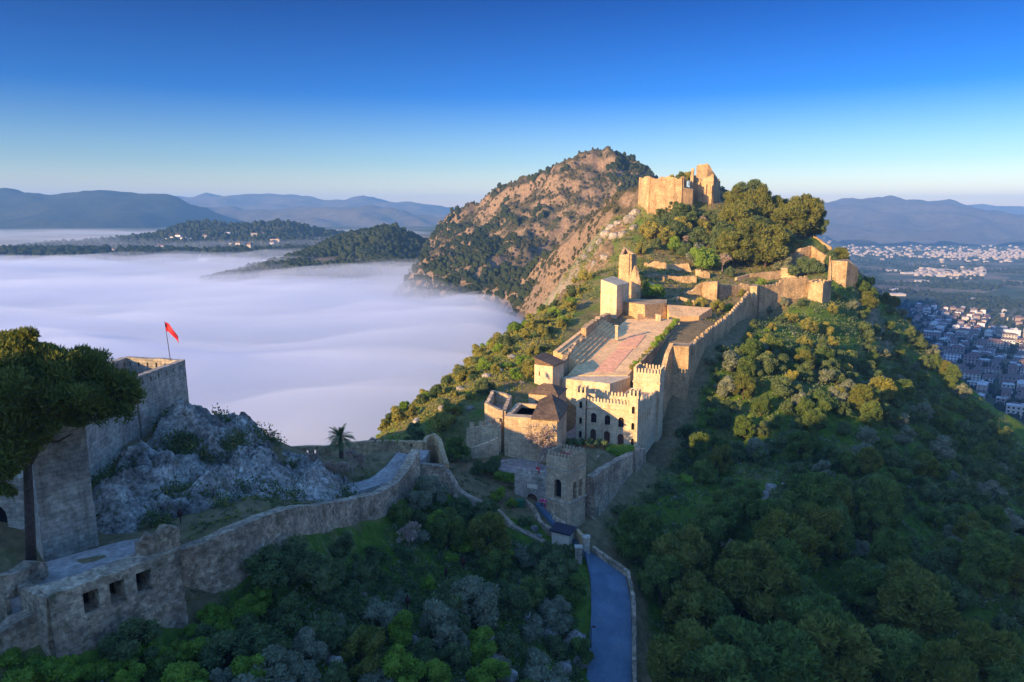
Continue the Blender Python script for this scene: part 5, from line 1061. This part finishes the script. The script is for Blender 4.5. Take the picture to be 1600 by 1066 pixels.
cover('undergrowth', reg_strip, 260, .35, .1, 'oak', 16, r1); cover('undergrowth', reg_strip, 160, .3, .1, 'scrub', 16, r1)
def reg_spur(r):
    y = r.uniform(330, 458); x = r.uniform(20, 95); a, b = proj(x, y, H(x, y))
    return (x, y) if 880 < a < 1015 and perlin(np.array([[x * .09, y * .09, 3.]]))[0] > -.2 else None
cover('cliff_scrub', reg_spur, 420, 1.8, .42, 'oak', 16, r1); cover('cliff_scrub', reg_spur, 520, 1.5, .38, 'scrub', 16, r1)
cover('cliff_scrub', reg_cliff, 1900, 1.0, .26, 'scrub', 14, r1); cover('cliff_scrub', reg_cliff, 1500, 1.1, .28, 'oak', 14, r1)
def reg_up(r):
    y = r.uniform(206, 312); x = r.uniform(28, 112)
    if x < 32 + (y - 206) * .22 or x > 62 + (y - 206) * .62: return None
    return x, y
cover('scrub', reg_up, 1000, .6, .22, 'scrub', 12, r1); cover('scrub', reg_up, 700, .8, .25, 'oak', 12, r1)
def reg_mid(r):
    y = r.uniform(100, 122); x = r.uniform(-16, 4); a, b = proj(x, y, H(x, y)); return (x, y) if 690 < a < 800 and b > 700 else None
cover('undergrowth', reg_mid, 160, .4, .13, 'oak', 14, r1)
def reg_crag(r):
    y = r.uniform(66, 98); x = r.uniform(-44, -20); return (x, y) if perlin(np.array([[x * .22, y * .22, 2.]]))[0] > .05 and cragmask(np.array([[x, y]]))[0] > .3 else None
cover('crag_scrub', reg_crag, 700, 1.5, .16, 'oak', 24, r1); cover('crag_scrub', reg_crag, 260, 1.2, .15, 'scrub', 20, r1)
# --- boulders
def boulder_mesh(seed):
    k = 1 + .35 * perlin(CS * 1.6 + seed * 3.7) + .2 * (.5 - np.abs(perlin(CS * 3.2 + seed))); return npmesh('boulder', np.sign(CS) * np.abs(CS) ** .8 * k[:, None] * (1, .8, .75), CF)
BO = [boulder_mesh(s) for s in range(6)]
for me in BO: me.materials.append(M['rock'])
def boulder(px, py, s, zone, phrase, y0=45, name='boulder', g=None):
    q = HILL.hit(px, py, y0, 455)
    if not q: return
    o = bpy.data.objects.new(name, r1.choice(BO)); COL.objects.link(o); o.location = (q[0], q[1], q[2]); o.rotation_euler = (r1.uniform(-.4, .4), r1.uniform(-.4, .4), r1.uniform(0, 6.28)); o.scale = (s, s, s)
    tag(o, None, 'boulder', g); auto(o, phrase, zone)
for px, py, s in ((478,1000,1.2),(555,930,1.1),(520,1040,.9),(760,1010,1.3),(775,1040,1.4),(790,1060,1.2),(820,965,.9),(860,1005,1.5),(875,985,1.2),(895,1010,1.6),(905,1035,1.5),(800,905,.7),(815,915,.6),(850,940,.7),(765,980,.9),(650,1010,.9),(835,830,.7),(842,840,.6),(880,1050,1.3),(745,975,.8)): boulder(px, py, s, 'rampart bank', 'grey limestone rock', g='rocks below the rampart')
for px, py, s in ((1195,782,1.6),(1215,792,2.2),(1235,770,1.8),(1205,765,1.3),(1245,755,1.6),(1270,560,1.2),(1282,565,1.0),(1275,548,.9),(1300,555,.9)): boulder(px, py, s, 'slope right of the palace', 'pale limestone rock', 90, g='rocks on the right slope')
for px, py, s in ((948,368,3.2),(938,380,2.6),(955,358,3.0),(962,372,2.4),(925,392,3.0),(915,404,2.4),(935,398,2.0),(970,352,2.6),(975,368,2.2),(985,345,2.8),(992,335,2.4),(990,358,2.0),(945,405,1.8),(930,415,2.0)): boulder(px, py, s, 'ridge left of the citadel', 'tan rock outcrop', 200, g='rocks on the citadel ridge')
for px, py, s in ((720,610,.9),(760,590,1.0),(800,560,.9),(690,640,.8),(735,640,.7),(780,580,.8),(850,520,1),(880,500,1.1),(650,660,.8),(815,600,.7),(700,660,.6)): boulder(px, py, s, 'left slope', 'tan rock in the scrub', 110, g='rocks on the left flank')

# ------------------------------------------------------------------ far woods, village, town
def blobs(name, T, n, region, hr, mat='needle_far', seed=1, hfun=None):
    r = random.Random(seed); rs = np.random.RandomState(seed); C = []
    while len(C) < n:
        q = region(r)
        if q: C.append((*q, (hfun or T.h)(*q), r.uniform(*hr)))
    C = np.array(C); m_ = len(CS3); V = []
    jit = 1 + .45 * rs.rand(n, m_, 1)
    V = CS3[None] * jit * np.stack([C[:, 3] * .42, C[:, 3] * .42, C[:, 3] * .62], 1)[:, None] + (C[:, None, :3] + np.array([0, 0, 1.0])[None, None] * (C[:, 3] * .4)[:, None, None])
    Fq = (CF3[None] + (np.arange(n) * m_)[:, None, None]).reshape(-1, 4)
    return tag(link(name, npmesh(name, V.reshape(-1, 3), Fq), M[mat]), kind='stuff')
def reg_mount(r):
    x, y = r.uniform(-190, 330), r.uniform(600, 1000); v = perlin(np.array([[x / 55, y / 55, 1.]]))[0] + .55 * perlin(np.array([[x / 17, y / 17, 4.]]))[0]
    z = MOUNT.h(x, y); low = max(0, (-10 - z) / 60)
    if x > 125: v += .6
    if z < -90 or v + low * .8 < .28: return None
    return x, y
blobs('mountain_woods', MOUNT, 5200, reg_mount, (2.6, 6.0), seed=2)
def reg_mscrub(r):
    x, y = r.uniform(-190, 330), r.uniform(450, 1000)
    return (x, y) if MOUNT.h(x, y) > -90 and perlin(np.array([[x / 30, y / 30, 9.]]))[0] > -.25 else None
blobs('mountain_scrub', MOUNT, 9000, reg_mscrub, (1.0, 2.8), 'scrub_far', seed=12)
def reg_wood(r):
    x, y = r.uniform(-420, -70), r.uniform(800, 1180); v = perlin(np.array([[x / 50, y / 50, 7.]]))[0]
    return (x, y) if WOOD.h(x, y) > -88 and v > -.28 else None
blobs('ridge_woods', WOOD, 3600, reg_wood, (4, 8), seed=3)
def reg_low(r):
    x, y = r.uniform(-1040, -220), r.uniform(1310, 2000); return (x, y)
blobs('valley_woods', LOW, 3200, reg_low, (6, 11), seed=4)
gh = lambda x, y: float(ground_h(np.array([[x, y]]))[0])
def reg_line(r):
    px = r.choice([r.uniform(-20, 170), r.uniform(200, 300), r.uniform(330, 480), r.uniform(-20, 480)]); Y = r.uniform(1130, 1330); u, dy, dz = ray(px, 400); return (u * Y / dy, Y)
blobs('valley_trees', None, 900, reg_line, (7, 15), seed=5, hfun=lambda x, y: max(gh(x, y), LOW.h(x, y) if y > 1300 else -999) - 1)
HW = {k: plain('house_wall_' + k, c, .9, .1, .2) for k, c in (('white', (.56, .57, .58)), ('cream', (.46, .43, .37)), ('ochre', (.40, .34, .27)), ('brick', (.27, .21, .18)))}
HR = {k: plain('house_roof_' + k, c, .9, .25, .3) for k, c in (('red', (.165, .10, .08)), ('brown', (.14, .11, .09)), ('pale', (.5, .48, .45)))}
dkw = M['glass']
_hm = {}
def house(x, y, z, sx, sy, sz, rz, wall, roof, kind, label=None, group=None, zone=None, wins=False, name='house', cat='house'):
    key = (wall, roof, kind)
    if key not in _hm:
        a = MB(); a.box(0, 0, -.6, 1, 1, 1.6); a = a.mesh('wall'); a.materials.append(HW[wall]); b_ = MB()
        if kind == 'gable': b_.add([(-.54,-.54,.98),(.54,-.54,.98),(.54,.54,.98),(-.54,.54,.98),(-.54,0,1.34),(.54,0,1.34)], [(0,1,5,4),(2,3,4,5),(1,2,5),(3,0,4),(3,2,1,0)])
        elif kind == 'hip': b_.add([(-.54,-.54,.98),(.54,-.54,.98),(.54,.54,.98),(-.54,.54,.98),(-.25,0,1.26),(.25,0,1.26)], [(0,1,5,4),(2,3,4,5),(1,2,5),(3,0,4),(3,2,1,0)])
        else: b_.box(0, 0, 1.002, 1.02, 1.02, .06); b_.box(.2, .1, 1.06, .25, .3, .16)
        b_ = b_.mesh('roof'); b_.materials.append(HR[roof]); _hm[key] = (a, b_)
    t = thing(name, label, cat, (x, y, z), rz, group, (sx, sy, sz))
    for nm, me in zip(('wall', 'roof'), _hm[key]):
        o = bpy.data.objects.new(nm, me); COL.objects.link(o); o.parent = t
    if wins:
        nf = max(2, int(sz / 3.1)); nw = max(2, int(sx / 3.6))
        if (nw, nf) not in _wm:
            wm = MB()
            wm.box(0, 0, 0, .42 / nw, .012, .5 / nf); wm = wm.mesh('window'); wm.materials.append(dkw); _wm[(nw, nf)] = wm
        for i in range(nw):
            for k in range(nf):
                for fc in (0, 1):
                    if fc and i >= max(2, int(sy / 4)): continue
                    o = bpy.data.objects.new('window', _wm[(nw, nf)]); COL.objects.link(o); o.parent = t
                    zz = (k + .28) / nf
                    if fc == 0: o.location = (-.5 + (i + .5) / nw, -.503, zz)
                    else: m2 = max(2, int(sy / 4)); o.location = (-.503, -.5 + (i + .5) / m2, zz); o.rotation_euler = (0, 0, R(90))
    if zone: auto(t, f"{wall} {'block' if sz > 9 else 'house'} with {roof if kind != 'flat' else 'flat'} roof", zone)
    return t
_wm = {}
def hitfar(px, py):
    u, dy, dz = ray(px, py); Y = 700
    while Y < 3000:
        x, z = u / dy * Y, dz / dy * Y; g = gh(x, Y)
        if 1290 < Y < 2110 and -1060 < x < -200: g = max(g, LOW.h(x, Y))
        if 770 < Y < 1240 and -430 < x < -60: g = max(g, WOOD.h(x, Y))
        if z < g: return x, Y, g
        Y += 4
    return None
rv = random.Random(5)
for px, py, wdt, hh, wl in ((173,394,14,6,'ochre'),(188,393,10,6,'cream'),(211,392,14,6,'brick'),(231,394,24,8,'white'),(252,391,12,9,'cream'),(226,403,10,8,'cream'),(248,404,22,5,'white'),(266,401,22,5,'white'),(284,402,26,5,'white'),(303,402,24,5,'white'),(211,408,10,4,'white'),(220,408,9,4,'white'),(318,409,12,5,'white'),(336,393,10,6,'cream'),(350,395,14,6,'brick'),(373,391,9,14,'cream'),(391,394,8,14,'ochre'),(361,385,14,6,'cream'),(112,403,9,6,'white'),(2,402,8,7,'white'),(264,378,10,7,'white'),(272,376,12,8,'white'),(280,374,12,9,'white'),(288,377,14,7,'white'),(298,378,12,6,'white'),(320,372,10,6,'cream'),(356,369,12,6,'white'),(405,370,36,8,'cream'),(431,381,20,9,'ochre'),(425,385,14,7,'cream'),(343,400,9,5,'brick'),(330,398,8,5,'brick'),(282,392,10,6,'brick'),(465,392,10,5,'cream'),(440,395,10,5,'white'),(415,397,10,5,'white')):
    q = hitfar(px, py)
    if q: house(q[0], q[1], q[2], wdt * rv.uniform(.9, 1.1), 9, hh, rv.uniform(-.4, .4), wl, 'red' if wl != 'white' else rv.choice(['red', 'pale']), rv.choice(['gable', 'hip', 'flat']) if wdt < 18 else 'flat', group='village houses beyond the fog', zone='village beyond the fog')
# town on the plain at the right
TA = R(-37); ca, sa = math.cos(TA), math.sin(TA); cnt = 0; occ = []
cells = []
for iu in range(-32, 33):
    for iv in range(-42, 43):
        u_, v_ = iu * 14.5 + (iu // 3) * 7, iv * 11.5 + (iv // 4) * 8
        x, y = 640 + u_ * ca - v_ * sa, 1000 + u_ * sa + v_ * ca
        a, b = proj(x, y, GZR + 4)
        edge = np.interp(b, [472, 500, 560, 600, 640, 660], [1436, 1450, 1478, 1492, 1520, 1560])
        if not (edge - 14 < a < 1612 and 476 < b < 650): continue
        if b > 622 and a < 1565: continue
        if b < 512 and a > 1545 and rv.random() < .75: continue
        if b < 500 and rv.random() < .25: continue
        cells.append((b, x, y, a))
rv.shuffle(cells); cells = sorted(cells[:298], reverse=True)
for b, x, y, a in cells:
    far = b < 520
    big = (not far) and rv.random() < .17
    wl = rv.choice(['white', 'cream', 'brick', 'ochre', 'cream', 'brick'] if not far else ['brick', 'white', 'brick', 'cream'])
    kd = rv.choice(['hip', 'gable', 'hip', 'flat'] if not big else ['flat', 'hip', 'hip'])
    house(x + rv.uniform(-2, 2), y + rv.uniform(-2, 2), GZR, rv.uniform(9, 13.5) * (1.8 if big else 1), rv.uniform(7.5, 10), rv.uniform(9, 13) if big else rv.uniform(4.5, 8), TA + rv.choice([0, 0, R(90)]) + rv.uniform(-.06, .06), wl, 'pale' if kd == 'flat' else rv.choice(['red', 'red', 'brown']), kd, group='houses of the town below the castle', zone='town', wins=b > 525)
def reg_town(r):
    Y = r.uniform(690, 1650); x = r.uniform(300, 1100); a, b = proj(x, Y, GZR)
    return (x, Y) if 1380 < a < 1640 and (b > 600 or r.random() < .6) else None
blobs('town_trees', None, 900, reg_town, (4, 8), seed=6, hfun=lambda x, y: GZR)
for i, (px, py, w_) in enumerate(((1420,428,90),(1460,432,120),(1500,436,110),(1440,425,70),(1530,428,60),(1395,424,80),(1440,441,60),(1480,424,90),(1398,455,50),(1402,462,60),(1520,470,30),(1555,474,40))):
    u, dy, dz = ray(px, py); Y = GZR / (dz / dy); house(u / dy * Y, Y, GZR, w_ * .5, 24, 5, rv.uniform(-.1, .1), 'cream', 'pale', 'flat', group='low warehouses on the plain', zone='shaded plain', name='warehouse', cat='warehouse')
# far houses: one mass
mbv = []; n = 0; Fb = []
BXV = np.array([(-.5,-.5,0),(.5,-.5,0),(.5,.5,0),(-.5,.5,0),(-.5,-.5,1),(.5,-.5,1),(.5,.5,1),(-.5,.5,1)]); BXF = np.array([(4,5,6,7),(0,1,5,4),(1,2,6,5),(2,3,7,6),(3,0,4,7)])
rs = np.random.RandomState(12)
def far_houses(k, fx, fy):
    global n
    for _ in range(k):
        px, py = fx(), fy(); u, dy, dz = ray(px, py); Y = GZR / (dz / dy)
        if Y < 1500 or Y > 9000: continue
        mbv.append(BXV * (rs.uniform(8, 24), rs.uniform(8, 16), rs.uniform(4, 9)) + (u / dy * Y, Y, GZR)); Fb.append(BXF + n); n += 8
far_houses(200, lambda: rs.uniform(1290, 1620), lambda: rs.normal(397, 4)); far_houses(200, lambda: rs.uniform(1470, 1620), lambda: rs.normal(401, 4)); far_houses(150, lambda: rs.uniform(1280, 1620), lambda: rs.uniform(372, 392)); far_houses(120, lambda: rs.uniform(1430, 1540), lambda: rs.normal(427, 3))
tag(link('distant_houses', npmesh('distant_houses', np.vstack(mbv), np.vstack(Fb)), HW['ochre']), kind='stuff')
def reg_plain(r):
    px, py = r.uniform(1290, 1630), r.uniform(385, 480); u, dy, dz = ray(px, py); Y = GZR / (dz / dy); x = u / dy * Y
    return (x, Y) if perlin(np.array([[x / 160, Y / 160, 3.]]))[0] > .05 else None
blobs('plain_trees', None, 2200, reg_plain, (4, 9), seed=8, hfun=lambda x, y: GZR)
x, y, z = P(1520, 645, 215); curtain('town_wall', 'fragment of old crenellated town wall at the foot of the right slope', 'wall', [(1512,628,240),(1522,634,232),(1543,648,226)], None, 1.0, mer=(1.2,.6,.9,2.2), seed=70)

# ------------------------------------------------------------------ people, sculptures, small things
SK = plain('skin', (.42, .25, .17), .6, .08)
def skin_obj(name, joints, edges, mat, parent, sub=1):
    me = bpy.data.meshes.new(name); me.from_pydata([j[0] for j in joints], edges, []); o = link(name, me, mat, parent)
    m = o.modifiers.new('s', 'SKIN'); m.use_smooth_shade = True
    for v, j in zip(me.skin_vertices[0].data, joints): v.radius = (j[1], j[1] * (j[2] if len(j) > 2 else 1))
    me.skin_vertices[0].data[0].use_root = True
    o.modifiers.new('u', 'SUBSURF').levels = sub; o.modifiers['u'].render_levels = sub; return o
def person(loc, rz, top, legs, label, hair=(.03, .02, .015)):
    t = thing('person', label, 'person', loc, rz); J = [((0,0,.93),.12,.8),((0,0,1.15),.12,.75),((0,0,1.38),.14,.7),((0,0,1.48),.055),((0,.01,1.57),.085),((0,.01,1.68),.085),
      ((.19,0,1.40),.055),((.25,.02,1.14),.045),((.27,-.08,.90),.032),((-.19,0,1.40),.055),((-.25,.02,1.14),.045),((-.27,-.06,.90),.032),
      ((.09,0,.85),.09),((.10,-.03,.48),.065),((.11,.05,.09),.045),((.11,-.12,.04),.04),((-.09,0,.85),.09),((-.10,.04,.48),.065),((-.11,.12,.09),.045),((-.11,-.05,.04),.04),
      ((0,-.085,1.60),.022),((.275,-.13,.82),.012),((.285,-.10,.80),.012),((.27,-.06,.80),.012),((-.275,-.11,.82),.012),((-.285,-.08,.80),.012),((-.27,-.04,.80),.012)]
    E = [(0,1),(1,2),(2,3),(3,4),(4,5),(2,6),(6,7),(7,8),(2,9),(9,10),(10,11),(0,12),(12,13),(13,14),(14,15),(0,16),(16,17),(17,18),(18,19),(4,20),(8,21),(8,22),(8,23),(11,24),(11,25),(11,26)]
    skin_obj('body', J, E, SK, t)
    skin_obj('jacket', [((0,0,.88),.165,.85),((0,0,1.15),.15,.8),((0,0,1.40),.165,.75),((.20,0,1.41),.08),((.25,.02,1.14),.065),((.27,-.07,.95),.055),((-.20,0,1.41),.08),((-.25,.02,1.14),.065),((-.27,-.05,.95),.055)], [(0,1),(1,2),(2,3),(3,4),(4,5),(2,6),(6,7),(7,8)], plain('cloth', top, .9, .1), t)
    skin_obj('trousers', [((0,0,.95),.15,.85),((.09,0,.82),.115),((.10,-.03,.48),.085),((.11,.05,.12),.065),((-.09,0,.82),.115),((-.10,.04,.48),.085),((-.11,.12,.12),.065)], [(0,1),(1,2),(2,3),(0,4),(4,5),(5,6)], plain('cloth', legs, .9, .1), t)
    skin_obj('hair', [((0,.03,1.66),.10),((0,.05,1.73),.085)], [(0,1)], plain('hair', hair, .8, .1), t, 2)
zr = lambda px, py, Y: P(px, py, Y)
a = P(846, 797, 104.5); person((a[0], a[1], a[2] + .35), .3, (.45, .03, .16), (.05, .05, .07), 'person in magenta jacket walking down the gate ramp, left of two')
a = P(851, 798, 104.2); person((a[0], a[1], a[2] + .35), -.5, (.55, .05, .2), (.3, .05, .12), 'person in pink clothes on the gate ramp, right of two')
for i, (x, y, c) in enumerate(((10.8, 118.5, (.5, .46, .4)), (13.2, 119.6, (.08, .08, .1)), (14.6, 119.2, (.5, .4, .3)))):
    person((x, y, -42.1), .4 * i, c, (.05, .06, .1), ('person in pale top standing in the palace garden behind the tower, leftmost', 'person in dark top standing in the palace garden, middle of three', 'person in beige top standing in the palace garden, rightmost of three')[i])
def sculpture(px, py, Y, s, label):
    x, y, z = P(px, py, Y); t = thing('head_sculpture', label, 'sculpture', (x, y, H(x, y) - .3), r1.uniform(-.5, .5), None, s)
    MB().tube([(0,0,-.5),(0,.05,1.0),(.05,0,2.0)], [.10,.09,.12], 7).build('stake', M['iron'], t)
    k = 1 + .12 * perlin(CS * 2.2 + px); V = CS * k[:, None] * (.42, .5, .6) + (.05, 0, 2.5); link('head', npmesh('head', V, CF), M['iron'], t, True)
    MB().box(.05, -.5, 2.4, .14, .25, .35, 0, .6).box(.05, -.42, 2.1, .34, .18, .12).box(-.13, -.42, 2.62, .18, .1, .1).box(.23, -.42, 2.62, .18, .1, .1).build('face', M['iron'], t)
    MB().tube([(.05,0,2.9),(.05,.1,3.2),(.05,.35,3.35)], [.3,.16,.06], 7).build('crest', M['iron'], t)
sculpture(723, 893, 86, .85, 'tall dark rusty head sculpture on a stake, uppermost on the bank')
sculpture(697, 905, 84, .55, 'rusty head sculpture left of and below the tallest one')
sculpture(637, 955, 74, .7, 'rusty head sculpture lowest on the bank among olive bushes')
sculpture(283, 830, 69, .55, 'rusty pointed head sculpture on the grass under the crag')
sculpture(397, 706, 92, .5, 'rusty head sculpture on top of the crag skyline')
bx = P(812, 792, 106); bn = thing('waste_bin', 'green rubbish bin left of the gate ramp', 'bin', (bx[0], bx[1], H(bx[0], bx[1]) - .1))
M['green'] = plain('green_plastic', (.02, .10, .05), .5, .1)
MB().box(0, 0, 0, 1.2, .9, 1.1, .2, 1.08).build('tub', M['green'], bn); MB().box(0, 0, 1.08, 1.35, 1.02, .12, .2).build('lid', M['green'], bn)
rb_ = P(803, 727, 112); gf = thing('red_banner', 'small red banner hanging before the yard left of the tower', 'banner', (P(837, 738, 110)[0], P(837, 738, 110)[1], -41.8))
MB().tube([(0,0,0),(0,0,2.4)], [.04,.04], 6).build('pole', M['iron'], gf); MB().box(.33, 0, .9, .6, .05, 1.4).build('cloth', M['red'], gf)
finish_labels()
# ------------------------------------------------------------------ haze
hz = MB(); hz.box(0, 4900, -225, 18000, 10400, 425); m = bpy.data.materials.new('haze_air'); m.use_nodes = True; nt = m.node_tree; nt.nodes.clear()
o = nt.nodes.new('ShaderNodeOutputMaterial'); v = nt.nodes.new('ShaderNodeVolumePrincipled'); v.inputs['Color'].default_value = (.20, .48, .92, 1)
v.inputs['Density'].default_value = 1.25e-4; nt.links.new(v.outputs[0], o.inputs['Volume'])
tag(hz.build('haze', m), kind='stuff')
